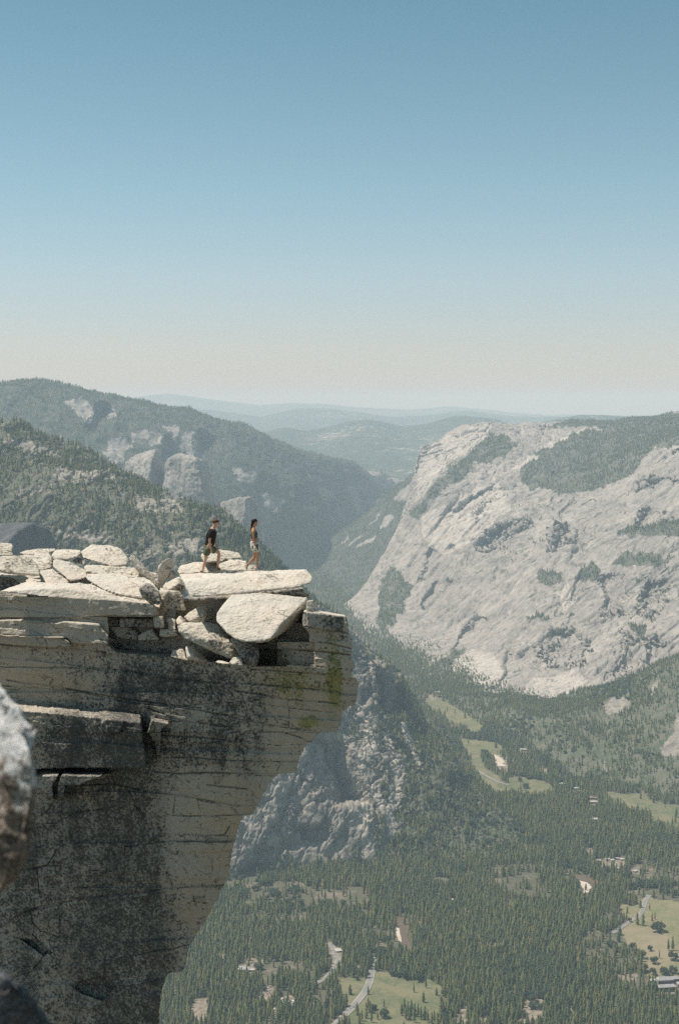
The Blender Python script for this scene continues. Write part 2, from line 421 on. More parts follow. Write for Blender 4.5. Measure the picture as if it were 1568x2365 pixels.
def farL_depth(U, V):
    d = 0 * U
    for pl, w1, w2, A_ in [(C_left([(560,200),(545,250),(520,300)]), 10, 40, 260), (C_far([(700,1040),(640,1140),(600,1200)]), 30, 60, 300),
                           (C_far([(940,1000),(970,1150)]), 12, 60, 260), (C_left([(1100,350),(1120,480)]), 10, 60, 260), (C_left([(930,380),(920,460)]), 8, 40, 160)]:
        vs = np.array([p[1] for p in pl]); us = np.array([p[0] for p in pl])
        o_ = np.argsort(vs); x = U - np.interp(V, vs[o_], us[o_])
        wv = sstep(vs.min() - 8, vs.min() + 6, V) * (1 - sstep(vs.max() - 6, vs.max() + 8, V))
        d = d + A_ * wv * np.where(x < 0, np.clip(1 + x / w1, 0, 1), np.clip(1 - x / w2, 0, 1))
    return d
farL, fG, fU, fV = terrain('mountain', B, 560, 300, FOREST_FAR, farL_veg,
    [(1800, 90, True, (1, 1, 1.3), 41), (420, 55, True, (1, 1, 1.2), 44), (110, 18, True, (1, 1, 1), 47)],
    'broad forested mountain on the left with pale rock scars', depthfun=farL_depth)

# --- spur below the big wall's left edge, further down the valley
E_ = [
 [(690,1300,13200),(740,1330,12200),(790,1390,10600),(850,1420,10050),(960,1450,9800),(1080,1450,9800)],
 [(715,1280,13300),(775,1270,12900),(830,1290,12000),(880,1300,11600),(960,1300,11500),(1080,1290,11500)],
 [(730,1262,13500),(790,1228,13200),(840,1196,13000),(885,1160,12900),(925,1128,12800),(960,1100,12700),(1080,1060,12700)],
 [(740,1275,15000),(800,1240,15000),(850,1205,15000),(895,1170,15000),(935,1138,15000),(970,1110,15000),(1080,1070,15000)]]
spur_bare = [C_far(p) for p in [[(750,1450),(840,1360),(830,1400),(780,1440)], [(830,1460),(960,1370),(1000,1350),(900,1440)], [(880,1480),(1080,1370),(1090,1400),(960,1470)],
    [(1110,1300),(1200,1180),(1250,1180),(1220,1250),(1130,1320)], [(1250,1060),(1300,970),(1390,900),(1400,1040),(1330,1060)], [(970,1300),(1090,1220),(1160,1080),(1100,1230)]]]
def e_veg(U, V, G): return np.where(polymask(U, V, spur_bare, 4), 0.2, 0.85 + 0.2 * fbm(G / 300.0, 4, 5))
eO, eG, eU, eV = terrain('far_spur', E_, 260, 160, FOREST_FAR, e_veg, [(700, 60, True, (1, 1, 1.4), 91), (160, 22, True, (1, 1, 1), 92)],
    'hazy wooded spur with slanting pale rock bands left of the big wall')

# --- near forested ridge down to the rocky spur in the middle
C_ = [
 [(-160,1760,5600),(200,1900,5000),(420,2050,4263),(545,2035,4322),(700,2015,4395),(860,1998,4455),(1000,1988,4490),(1240,1992,4480),(1330,1990,4480)],
 [(-160,1560,5400),(150,1580,5150),(400,1650,4640),(540,1800,4500),(690,1790,4545),(830,1800,4610),(960,1850,4640),(1080,1890,4700),(1200,1935,4680),(1330,1985,4510)],
 [(-160,1330,5450),(150,1350,5250),(330,1380,5050),(500,1480,4800),(650,1600,4700),(770,1650,4800),(880,1700,4830),(985,1760,4860),(1090,1840,4900),(1200,1908,4850),(1330,1975,4560)],
 [(-160,1150,5700),(100,1170,5500),(300,1230,5300),(470,1300,5100),(620,1400,4980),(740,1490,5000),(840,1580,5010),(940,1680,5030),(1080,1810,5060),(1200,1892,4960),(1330,1968,4600)],
 [(-160,940,6300),(0,984,6150),(60,1002,6080),(100,1018,6030),(150,1035,5980),(200,1050,5920),(300,1093,5780),(400,1147,5600),(500,1200,5430),(600,1272,5290),(650,1312,5220),(720,1368,5150),(760,1405,5130),(800,1432,5120),(830,1470,5120),(865,1508,5120),(900,1545,5125),(935,1590,5130),(950,1640,5140),(980,1685,5155),(1020,1735,5175),(1062,1780,5200),(1115,1822,5210),(1200,1884,5040),(1330,1965,4640)],
 [(-160,950,6700),(0,995,6550),(200,1062,6300),(400,1160,6000),(600,1284,5690),(760,1420,5530),(865,1522,5550),(935,1604,5590),(980,1700,5600),(1062,1795,5560),(1200,1888,5060),(1330,1968,4660)],
 [(-160,1250,7400),(0,1260,7300),(200,1280,7100),(400,1400,6700),(600,1500,6400),(760,1600,6200),(865,1660,6150),(935,1720,6050),(980,1770,5950),(1062,1815,5830),(1200,1892,5070),(1330,1970,4670)],
]
talus = [(C_spur([(800,400),(830,520),(850,600),(860,660)]), 16), (C_spur([(850,650),(800,720),(790,850),(820,960),(825,1080),(835,1190),(862,1290)]), 15),
         (C_spur([(1000,760),(1010,860),(985,960)]), 14), (C_spur([(840,830),(900,940),(960,1030),(990,1120)]), 10),
         (C_spur([(1030,520),(1095,670),(1140,770)]), 6), (C_spur([(950,590),(975,690),(1000,770)]), 8), (C_spur([(620,620),(680,730)]), 9)]
ridge_bare = [C_left(p) for p in [[(0,360),(130,380),(330,430),(330,480),(240,470),(120,420),(0,400)], [(290,550),(600,540),(620,590),(440,620),(340,600)],
    [(700,720),(780,670),(860,700),(850,780),(760,790)], [(40,845),(190,845),(100,900),(30,930)], [(880,700),(1010,740),(1000,780),(900,770)],
    [(350,900),(620,900),(600,930),(360,930)], [(920,930),(1100,920),(1120,1000),(960,1010)], [(830,880),(950,880),(950,900)]]]
def ridge_depth(U, V):
    d = 0 * U
    for pl, w1, w2, A_ in [
        (C_spur([(560,590),(600,640),(640,740),(690,860),(730,975)]), 48, 60, 170),
        (C_spur([(330,1080),(300,1140)]), 10, 40, 60), (C_spur([(470,1080),(480,1150),(420,1200)]), 30, 70, 80),
        (C_spur([(260,1180),(240,1260),(170,1360)]), 30, 60, 80),
        (C_spur([(960,200),(975,280),(1000,460)]), 12, 26, 90), (C_spur([(900,230),(920,330),(925,420)]), 9, 30, 80),
        (C_spur([(810,330),(800,430)]), 9, 30, 70), (C_spur([(1000,330),(1010,480)]), 8, 60, 90),
        (C_spur([(1240,600),(1440,790)]), 10, 60, 60)]:
        vs = np.array([p[1] for p in pl]); us = np.array([p[0] for p in pl])
        o_ = np.argsort(vs); x = U - np.interp(V, vs[o_], us[o_])
        wv = sstep(vs.min() - 8, vs.min() + 14, V) * (1 - sstep(vs.max() - 14, vs.max() + 8, V))
        d = d + A_ * wv * np.where(x < 0, np.clip(1 + x / w1, 0, 1), np.clip(1 - x / w2, 0, 1))
    return d
def ridge_veg(U, V, G):
    n = fbm(G / 170.0, 5, 101)
    U0, V0 = U, V; U = U + 70 * fbm(G / 260.0, 5, 111, gain=.6); V = V + 30 * fbm(G / 200.0, 4, 112)
    b = np.where(U < 640, 0.66, 0.62) + 0.38 * n + 0.16 * sstep(850, 950, U)
    # the dark rock face in the lower middle
    rockm = sstep(880, 760, U + (V - 1900) * 0.05) * sstep(1680, 1730, V) * sstep(2010, 1970, V + (U - 700) * 0.1)
    b = b - 0.46 * rockm
    up = sstep(1440, 1480, V) * sstep(1700, 1640, V) * sstep(930, 860, U - (V - 1500) * .6) * (U > 640)
    b = b - 0.22 * up
    b = b + 0.16 * sstep(1930, 1960, V)
    U, V = U0, V0
    b = np.where(polymask(U, V, ridge_bare, 10), 0.40 + .2 * n, b)
    for pl, wd in talus:
        d = pdist(U + 5 * fbm(G / 60.0, 3, 7), V, pl)
        b = b - 0.9 * np.clip(1.3 - d / wd, 0, 1)
    return np.clip(b, 0.02, 1.1)
def ridge_pale(U, V, G):
    p = 0.4 * polymask(U, V, ridge_bare, 10)
    Uj = U + 7 * fbm(G / 60.0, 4, 7)
    for pl, wd in talus: p = np.maximum(p, np.clip(1.35 - pdist(Uj, V, pl) / (wd * .8), 0, 1))
    return p
ridgeO, rG, rU, rV = terrain('forested_ridge', C_, 900, 760, SPUR_MAT, ridge_veg,
    [(650, 55, True, (1, 1, 1.8), 61), (210, 24, True, (1, 1, 3.2), 64), (130, 15, 'crack', (1, 1, 3.4), 66), (55, 9, 'crack', (1, 1, 2.4), 67), (24, 6, True, (1, 1, 2.2), 69), (9, 2.2, False, (1, 1, 1.3), 70)],
    'wooded granite ridge falling from the left to the valley floor', depthfun=ridge_depth, palefun=ridge_pale)

# --- low forested slope at the foot of the big wall, right side
D_ = [
 [(985,1600,7180),(1060,1640,6770),(1150,1712,6170),(1300,1785,5600),(1450,1832,5310),(1600,1868,5110),(1780,1880,5060)],
 [(985,1580,7380),(1060,1612,7000),(1150,1650,6600),(1300,1680,6050),(1450,1690,5780),(1600,1690,5600),(1780,1690,5500)],
 [(985,1576,7600),(1060,1596,7300),(1150,1610,7000),(1240,1632,6850),(1330,1604,6700),(1450,1572,6550),(1520,1532,6500),(1600,1496,6450),(1780,1456,6400)],
 [(985,1586,8000),(1060,1606,7700),(1150,1626,7400),(1240,1648,7200),(1330,1620,7100),(1450,1588,7000),(1520,1548,6900),(1600,1516,6900),(1780,1476,6900)]]
slope_bare = [C_val(p) for p in [[(1130,290),(1210,220),(1300,240),(1290,280),(1180,320)], [(1470,500),(1530,430),(1560,300),(1700,250),(1700,560),(1480,540)], [(1400,180),(1450,120),(1450,160),(1410,210)],
   [(1140,640),(1160,560),(1165,640)]]]
def d_veg(U, V, G): return np.where(polymask(U, V, slope_bare, 6), 0.25, 0.95 + 0.25 * fbm(G / 160.0, 4, 6))
dO, dG, dU, dV = terrain('valley_side', D_, 360, 200, SPUR_MAT, d_veg, [(500, 35, True, (1, 1, 1.2), 21), (140, 10, True, (1, 1, 1), 23)],
    'wooded lower slope under the pale wall at the right edge')

# --- layered hills on the horizon
def hills(name, sky_, Y0, Y1, foot, amp, lab, seed):
    cs = [[(u, foot, Y0) for u, v in sky_], [(u, v * .45 + foot * .55, Y0 * .6 + Y1 * .4) for u, v in sky_], [(u, v, Y1) for u, v in sky_], [(u, v + 6, Y1 * 1.06) for u, v in sky_], [(u, foot + 10, Y1 * 1.25) for u, v in sky_]]
    return terrain(name, cs, 420, 90, HILL_MAT, lambda U, V, G: 0.78 + 0.45 * fbm(G / 1400.0, 5, seed), [(2600, amp, True, (1, 1, 1.3), seed), (600, amp * .22, True, (1, 1, 1), seed + 3)], lab, smooth_u=3)
hills('hills', [(520,1030),(600,1012),(660,1000),(700,1004),(760,994),(800,984),(850,978),(880,982),(930,992),(990,982),(1040,968),(1100,968),(1140,974),(1180,984),(1230,982),(1290,970),(1340,964),(1430,968),(1600,972)], 15500, 23000, 1175, 85,
      'hazy blue hills beyond the valley mouth', 201)
hills('hills', [(380,960),(450,950),(520,957),(600,968),(680,950),(760,948),(830,956),(900,966),(1000,962),(1080,955),(1160,962),(1240,966),(1320,966),(1450,970),(1640,970)], 27000, 37000, 1065, 80,
      'second fainter line of hills near the horizon', 231)
hills('hills', [(300,925),(380,916),(450,921),(520,932),(600,938),(680,932),(760,938),(850,945),(950,948),(1040,943),(1120,952),(1240,957),(1400,961),(1700,962)], 43000, 56000, 1020, 130,
      'faintest farthest hills almost lost in the haze', 261)

# --- the valley floor: one sheet out to the horizon
fm = NT('forest_floor'); pp = fm.pos()
c1 = fm.ramp(fm.noise(pp, 0.012, 6, 0.65), [(0.38, (0.12, 0.10, 0.065)), (0.5, (0.085, 0.085, 0.05)), (0.62, (0.17, 0.14, 0.10)), (0.74, (0.27, 0.215, 0.165))])
c2 = fm.ramp(fm.noise(pp, 0.0012, 5, 0.6), [(0.35, (0.05, 0.065, 0.045)), (0.7, (0.12, 0.115, 0.08))])
far_ = fm.n('ShaderNodeSeparateXYZ'); fm.l(pp, far_.inputs[0])
FLOOR_MAT = fm.done(fm.mix(fm.math('MULTIPLY', fm.math('SUBTRACT', far_.outputs[1], 9000.0), 1 / 6000.0, True), c1, c2))
ys = np.concatenate([[-4000, 0, 1500], np.linspace(2600, 15000, 60), [20000, 30000, 45000, 70000, 100000]])
xs = np.linspace(-1, 1, 41)
FX, FY = np.meshgrid(xs, ys); FX = FX * (6000 + np.maximum(FY, 0) * 1.0)
o = mesh_np('ground', np.stack([FX, FY, np.full_like(FX, FLOOR)], -1), gridfaces(len(ys), len(xs)), FLOOR_MAT)
tag(o, 'flat valley floor under the forest', kind='structure')

# ------------------------------------------------------------------ trees
def tree_mat(name, cols, rough=0.95):
    t = NT(name); oi = t.n('ShaderNodeObjectInfo')
    c = t.ramp(oi.outputs['Random'], [(i / (len(cols) - 1), c) for i, c in enumerate(cols)])
    v = t.noise(t.opos(), 0.35, 3, 0.7)
    c = t.mix(t.ramp(v, [(0.3, 0.0), (0.7, 1.0)]), c, t.mix(0.45, c, (0.10, 0.12, 0.062)))
    return t.done(c)
NEEDLE = tree_mat('conifer_needles', [(0.052, 0.069, 0.024), (0.091, 0.106, 0.031), (0.063, 0.083, 0.029), (0.135, 0.139, 0.041), (0.075, 0.090, 0.027), (0.187, 0.147, 0.051), (0.060, 0.077, 0.027), (0.106, 0.120, 0.034), (0.068, 0.083, 0.025), (0.151, 0.152, 0.045)])
LEAFM = tree_mat('broad_leaves', [(0.045, 0.068, 0.03), (0.065, 0.09, 0.04), (0.05, 0.075, 0.035)])
bk = NT('bark'); BARK = bk.done(bk.mix(bk.noise(bk.opos((1, 1, 0.2)), 1.2), (0.12, 0.08, 0.055), (0.22, 0.15, 0.10)))

def conifer_mesh(name, h, r, tiers, seed, bare=0.12):
    rs = np.random.RandomState(seed); V = []; F = []; M = []
    def add(vs, fs, m):
        b = len(V); V.extend(vs); F.extend([tuple(b + i for i in f) for f in fs]); M.extend([m] * len(fs))
    n = 5
    add([(0.022 * h * .5 * math.cos(6.283 * i / n), 0.022 * h * .5 * math.sin(6.283 * i / n), 0) for i in range(n)] + [(0, 0, h * 0.93)], [(i, (i + 1) % n, n) for i in range(n)], 1)
    for k in range(tiers):
        f = k / (tiers - 1.0)
        z0 = h * (bare + (0.98 - bare) * (f ** 0.92)); rr = r * (1 - f) ** 0.75 * (0.8 + 0.4 * rs.rand()) + 0.02 * r
        if f < 0.12: rr *= 0.7
        top = min(z0 + h * (1.0 - bare) / tiers * 2.1, h); pts = 7; ph = rs.rand() * 6.28
        cx, cy_ = rs.normal(0, r * 0.05, 2)
        ring = []
        for i in range(pts * 2):
            a = ph + math.pi * i / pts; q = rr * ((0.80 + 0.45 * rs.rand()) if i % 2 == 0 else 0.42)
            ring.append((cx + q * math.cos(a), cy_ + q * math.sin(a), z0 - (0.28 * q if i % 2 == 0 else -0.1 * q) + rs.normal(0, 0.02 * r)))
        m = len(ring)
        add(ring + [(cx, cy_, top)], [(i, (i + 1) % m, m) for i in range(m)], 0)
        add(ring + [(cx, cy_, z0 + 0.1 * rr)], [((i + 1) % m, i, m) for i in range(m)], 0)
    return mesh_np(name, V, F, [NEEDLE, BARK], smooth=False, fmat=M, link=False)

def leafy_mesh(name, h, r, seed, nclump=34, leafs=16):
    rs = np.random.RandomState(seed); V = []; F = []; M = []
    def add(vs, fs, m):
        b = len(V); V.extend(vs); F.extend([tuple(b + i for i in f) for f in fs]); M.extend([m] * len(fs))
    n = 6
    add([(0.04 * h * math.cos(6.283 * i / n), 0.04 * h * math.sin(6.283 * i / n), 0) for i in range(n)] + [(0, 0, h * 0.7)], [(i, (i + 1) % n, n) for i in range(n)], 1)
    for k in range(nclump):
        d = rs.normal(size=3); d /= np.linalg.norm(d); q = rs.rand() ** 0.4
        c = np.array([d[0] * r * q, d[1] * r * q, h * 0.60 + d[2] * h * 0.33 * q]); cr = r * (0.25 + 0.2 * rs.rand())
        if rs.rand() < 0.5:
            b0 = np.array([0, 0, h * 0.3]); w_ = np.array([0.012 * h, 0, 0]); add([b0 - w_, b0 + w_, c], [(0, 1, 2)], 1)
        for j in range(leafs):
            e = rs.normal(size=3); e /= np.linalg.norm(e); p = c + e * cr * (0.6 + 0.4 * rs.rand()); s = cr * 0.42
            t1 = np.cross(e, rs.normal(size=3)); t1 /= np.linalg.norm(t1); t2 = np.cross(e, t1)
            add([p + t1 * s, p - t1 * s * .6 + t2 * s, p - t1 * s * .6 - t2 * s], [(0, 1, 2)], 0)
    return mesh_np(name, V, F, [LEAFM, BARK], smooth=False, fmat=M, link=False)

CON = [conifer_mesh('conifer', 1.0, 0.17, 11, 1), conifer_mesh('conifer', 1.0, 0.215, 9, 2, 0.08), conifer_mesh('conifer', 1.0, 0.145, 12, 3, 0.14), conifer_mesh('conifer', 1.0, 0.12, 9, 4, 0.3)]
OAK = [leafy_mesh('oak', 1.0, 0.5, 11), leafy_mesh('oak', 1.0, 0.42, 12)]

VISOR = [(-400,1180),(0,1290),(300,1290),(430,1380),(640,1400),(760,1450),(780,1600),(700,1680),(620,1760),(560,1850),(500,1980),(470,2060),(400,2150),(340,2240),(320,2500),(-400,2500)]
def inframe(U, V, m=70):
    return (U > -m) & (U < 1568 + m) & (V < 2365 + m * 1.2) & (V > 700) & ~inpoly(U, V, VISOR)
rs = np.random.RandomState(5)
def add_trees(P, hmin, hmax, sink=0.06):
    U, V = toUV(P); k = inframe(U, V); P = P[k]
    h = hmin + (hmax - hmin) * rs.beta(2.2, 2.2, len(P)); P = P.copy(); P[:, 2] -= h * sink
    TREES.append(np.concatenate([P, h[:, None]], 1))

def terr_trees(G, U, V, veg, d0, h0, h1, lo=0.42, hi=0.8):
    c = cellc(np.dstack([G, U[..., None], V[..., None], veg[..., None]]))
    vg = c[..., 5]; ok = inframe(c[..., 3], c[..., 4])
    patch = 0.55 + 0.9 * fbm(c[..., :3] / 130.0, 3, 55)
    dn = d0 * sstep(lo, hi, vg) * np.clip(patch, 0.15, 1.3) * ok
    add_trees(scatter(G, dn, rs), h0, h1)
terr_trees(rG, rU, rV, ridge_veg(rU, rV, rG), 1 / 150.0 * 1.0, 12, 34, 0.3, 0.95)
terr_trees(wG, wU, wV, wall_veg(wU, wV, wG) , 1 / 330.0, 14, 32, 0.36, 0.95)
terr_trees(fG, fU, fV, farL_veg(fU, fV, fG) , 1 / 700.0, 16, 36, 0.4, 0.9)
terr_trees(eG, eU, eV, e_veg(eU, eV, eG) , 1 / 600.0, 16, 30, 0.4, 0.9)
terr_trees(dG, dU, dV, d_veg(dU, dV, dG) , 1 / 200.0, 14, 30, 0.3, 0.9)

# --- open places on the valley floor, read off as ground polygons
MEADOWS = [
 C_val([(165,250),(200,225),(300,235),(350,210),(400,235),(540,245),(530,320),(470,350),(500,370),(450,410),(410,400),(400,350),(290,340),(280,300),(240,290)]),
 C_val([(360,450),(450,455),(560,465),(600,490),(560,520),(490,500),(480,560),(510,610),(560,640),(600,690),(640,700),(640,735),(560,730),(500,690),(465,640),(430,560),(400,500)]),
 C_val([(620,665),(680,655),(800,675),(870,700),(880,720),(840,745),(740,745),(650,725)]),
 C_val([(1150,735),(1230,750),(1370,745),(1400,780),(1500,810),(1700,830),(1700,970),(1500,925),(1420,890),(1400,840),(1300,825),(1200,790)]),
 C_br([(1370,410),(1450,440),(1700,455),(1700,900),(1480,900),(1390,880),(1340,790),(1340,740),(1290,700),(1230,660),(1210,600),(1290,540),(1210,490),(1210,460),(1300,470),(1330,430)]),
 C_bm([(680,470),(780,470),(900,470),(960,420),(1050,420),(1100,455),(1200,480),(1350,475),(1430,510),(1470,600),(1440,700),(1400,803),(1180,860),(800,860),(760,740),(780,640),(740,600),(700,520)])]
CLEAR = [
 C_bm([(600,215),(650,200),(720,240),(735,300),(715,370),(660,440),(630,440),(640,380),(650,340),(630,300)]),
 C_bm([(100,560),(220,515),(240,560),(190,640),(100,630)]),
 C_bm([(240,600),(370,590),(420,640),(300,690)]),
 C_bm([(1110,20),(1210,0),(1220,100),(1205,170),(1240,230),(1235,300),(1160,250),(1120,190),(1110,100)]),
 C_br([(880,265),(960,280),(1040,305),(1090,330),(1050,360),(1040,400),(970,415),(940,390),(945,320),(890,295)]),
 C_br([(1050,190),(1230,170),(1240,210),(1200,270),(1150,240),(1060,230)]),
 C_br([(1230,250),(1330,255),(1320,275),(1240,275)]),
 C_br([(620,1040),(740,1040),(740,1150),(640,1192),(590,1192),(610,1120)]),
 C_br([(1420,915),(1568,900),(1568,1015),(1440,1010)]),
 C_br([(1190,880),(1310,890),(1310,950),(1200,940)]),
 C_br([(890,1060),(925,1060),(915,1190),(890,1190)]),
 C_br([(420,690),(460,690),(455,750),(435,745)]), C_br([(160,425),(205,430),(205,465),(180,460)]), C_br([(230,485),(300,490),(290,515),(240,510)]),
 C_br([(990,120),(1045,115),(1040,190),(1010,190)]),
 C_br([(210,1100),(280,1090),(270,1192),(200,1192)]), C_br([(360,1150),(410,1140),(400,1192),(360,1192)]),
 C_br([(860,400),(890,400),(890,425),(870,425)]), C_br([(1290,600),(1200,620),(1290,540)]),
 C_bl([(440,750),(540,745),(550,790),(450,800)]), C_bl([(340,690),(370,690),(370,725),(345,725)]), C_bl([(470,710),(600,715),(590,740),(480,740)]),
 C_bl([(200,940),(290,930),(270,1060),(180,1060)]),C_bl([(630,990),(660,990),(655,1060),(635,1060)]),
 C_val([(690,495),(735,500),(730,525),(690,520)]), C_val([(545,530),(620,545),(630,650),(600,640),(560,590)]), C_val([(800,615),(850,610),(850,640),(810,640)]),
 C_val([(1070,760),(1120,770),(1120,830),(1070,830)]), C_val([(1080,880),(1125,885),(1120,905),(1085,900)]), C_val([(900,690),(940,690),(940,710),(905,710)]),
 C_val([(980,710),(1040,730),(1040,750),(990,740)]), C_val([(225,185),(275,190),(270,225),(180,235),(185,215)]),
 C_val([(975,430),(995,430),(995,490),(980,490)]), C_val([(830,450),(875,455),(870,470),(835,470)]),
 ]
ROADS = [
 (C_bm([(955,300),(962,345),(950,400),(938,440),(925,500),(890,570),(840,630),(790,690),(740,740),(690,790),(600,870)]), 11.0, 'road', 'curving road'),
 (C_br([(1385,400),(1360,440),(1345,490),(1330,530),(1270,560),(1210,605),(1150,640)]), 8.0, 'road', 'road'),
 (C_val([(450,615),(500,645),(560,680),(640,705)]), 7.0, 'road', 'road'),
 (C_bm([(640,200),(665,260),(690,320),(690,370),(640,430),(600,470),(500,520)]), 8.0, 'road', 'road')]
COVER = [(-400,1100),(640,1300),(900,1540),(1070,1790),(1180,1880),(1150,1960),(1000,1978),(850,1985),(700,2000),(540,2050),(420,2080),(-400,2080)]
def floor_trees(y0, y1, sp, h0, h1):
    Xm = y1 * 0.27
    nx, ny = int(2 * Xm / sp), int((y1 - y0) / sp)
    gx, gy = np.meshgrid(np.arange(nx), np.arange(ny))
    x = (gx.ravel() + rs.rand(nx * ny) * 0.95) * sp - Xm; y = (gy.ravel() + rs.rand(nx * ny) * 0.95) * sp + y0
    P = np.stack([x, y, np.full_like(x, FLOOR)], -1); U, V = toUV(P)
    k = inframe(U, V) & ~inpoly(U, V, COVER)
    P, U, V = P[k], U[k], V[k]
    U2 = U + 5 * fbm(P / 40.0, 3, 9); V2 = V + 3 * fbm(P / 40.0, 3, 19)
    hp = 3285.0 / P[:, 1]
    inm = polymask(U2, V2, MEADOWS) | polymask(U2, V2 - 16 * hp, MEADOWS) | polymask(U2, V2 - 8 * hp, MEADOWS)
    k = ~(inm & (rs.rand(len(P)) < 0.988 - 0.10 * (fbm(P / 60.0, 3, 88) > 0.22))) & ~(polymask(U2, V2 - 9 * hp, CLEAR) & (rs.rand(len(P)) < 0.7)) & ~(polymask(U2, V2, CLEAR) & (rs.rand(len(P)) < 0.86))
    for pl, wd, _, _ in ROADS: k &= (pdist(U, V, pl) > 3285 * (wd * .5 + 2) / P[:, 1]) & (pdist(U, V - 9 * hp, pl) > 3285 * (wd * .3 + 1) / P[:, 1])
    gap = fbm(P / 190.0, 4, 29) + 0.5 * fbm(P / 45.0, 3, 39)
    k &= rs.rand(len(P)) < np.clip(1.05 - 2.2 * np.maximum(gap - 0.16, 0) * 2, 0.12, 1)
    add_trees(P[k], h0, h1, 0.02)
floor_trees(3050, 5600, 10.6, 15, 40)
floor_trees(5600, 8400, 14.0, 15, 38)
floor_trees(8400, 14500, 24.0, 20, 38)

T = np.concatenate(TREES)
U, V = toUV(T[:, :3]); size = T[:, 3] / T[:, 1]
vis = (U > 5) & (U < 1563) & (V < 2363) & (V > 900) & (U > np.interp(V, [1290, 1480, 1600, 1700, 1800, 1900, 2000, 2100, 2200, 2290, 2365], [900, 850, 850, 760, 660, 590, 550, 515, 455, 395, 385]))
order = np.argsort(-np.where(vis, size, 0)); near = order[:300]; rest = order[300:]
print('conifers', len(T))
for k, i in enumerate(near):
    o = bpy.data.objects.new('conifer', CON[k % 3]); COL.objects.link(o)
    h = T[i, 3]; o.location = T[i, :3]; o.scale = (h, h, h); o.rotation_euler = (0, 0, rs.rand() * 6.28)
    tag(o, 'tall dark green conifer in the dense forest on the valley floor', 'conifer tree', 'nearest conifers of the valley forest')
PROTO = [o for o in COL.objects if o.name.startswith('conifer')][:3]

def forest(name, T, label):
    wet = fbm(T[:, :3] / 260.0, 3, 77); leafy = (rs.rand(len(T)) < np.clip(0.10 + 1.6 * (wet - 0.1), 0.04, 0.6)) & (T[:, 1] < 7500)
    sort_ = np.where(leafy, 3, rs.randint(0, 3, len(T))); T = T.copy(); T[:, 3] *= np.where(leafy, 0.58, 1)
    me = bpy.data.meshes.new(name); me.vertices.add(len(T)); me.vertices.foreach_set('co', T[:, :3].astype(np.float32).ravel())
    for nme, typ, val in (('size', 'FLOAT', T[:, 3]), ('turn', 'FLOAT', rs.rand(len(T)) * 6.28), ('wide', 'FLOAT', 0.8 + 0.75 * rs.rand(len(T)) ** 1.5)):
        a = me.attributes.new(nme, typ, 'POINT'); a.data.foreach_set('value', val.astype(np.float32))
    a = me.attributes.new('sort', 'INT', 'POINT'); a.data.foreach_set('value', sort_.astype(np.int32))
    o = bpy.data.objects.new(name, me); COL.objects.link(o)
    g = bpy.data.node_groups.new('grow_forest', 'GeometryNodeTree')
    g.interface.new_socket('Geometry', in_out='INPUT', socket_type='NodeSocketGeometry')
    g.interface.new_socket('Geometry', in_out='OUTPUT', socket_type='NodeSocketGeometry')
    N = g.nodes.new; L = g.links.new
    gi, go = N('NodeGroupInput'), N('NodeGroupOutput')
    def at(n_, t_='FLOAT'):
        x = N('GeometryNodeInputNamedAttribute'); x.data_type = t_; x.inputs['Name'].default_value = n_; return x.outputs['Attribute']
    size, turn, wide, sort = at('size'), at('turn'), at('wide'), at('sort', 'INT')
    mul = N('ShaderNodeMath'); mul.operation = 'MULTIPLY'; L(size, mul.inputs[0]); L(wide, mul.inputs[1])
    cs = N('ShaderNodeCombineXYZ'); L(mul.outputs[0], cs.inputs[0]); L(mul.outputs[0], cs.inputs[1]); L(size, cs.inputs[2])
    cr = N('ShaderNodeCombineXYZ'); L(turn, cr.inputs[2])
    jn = N('GeometryNodeJoinGeometry')
    for k in range(4):
        cmp_ = N('FunctionNodeCompare'); cmp_.data_type = 'INT'; cmp_.operation = 'EQUAL'
        L(sort, cmp_.inputs[2]); cmp_.inputs[3].default_value = k
        oi = N('GeometryNodeObjectInfo'); oi.inputs['Object'].default_value = PROTO[k]; oi.transform_space = 'ORIGINAL'
        oi.inputs['As Instance'].default_value = False
        ip = N('GeometryNodeInstanceOnPoints'); L(gi.outputs[0], ip.inputs['Points']); L(cmp_.outputs[0], ip.inputs['Selection'])
        L(oi.outputs['Geometry'], ip.inputs['Instance']); L(cr.outputs[0], ip.inputs['Rotation']); L(cs.outputs[0], ip.inputs['Scale'])
        L(ip.outputs[0], jn.inputs[0])
    L(jn.outputs[0], go.inputs[0])
    md = o.modifiers.new('forest', 'NODES'); md.node_group = g
    return tag(o, label, None, None, 'stuff')

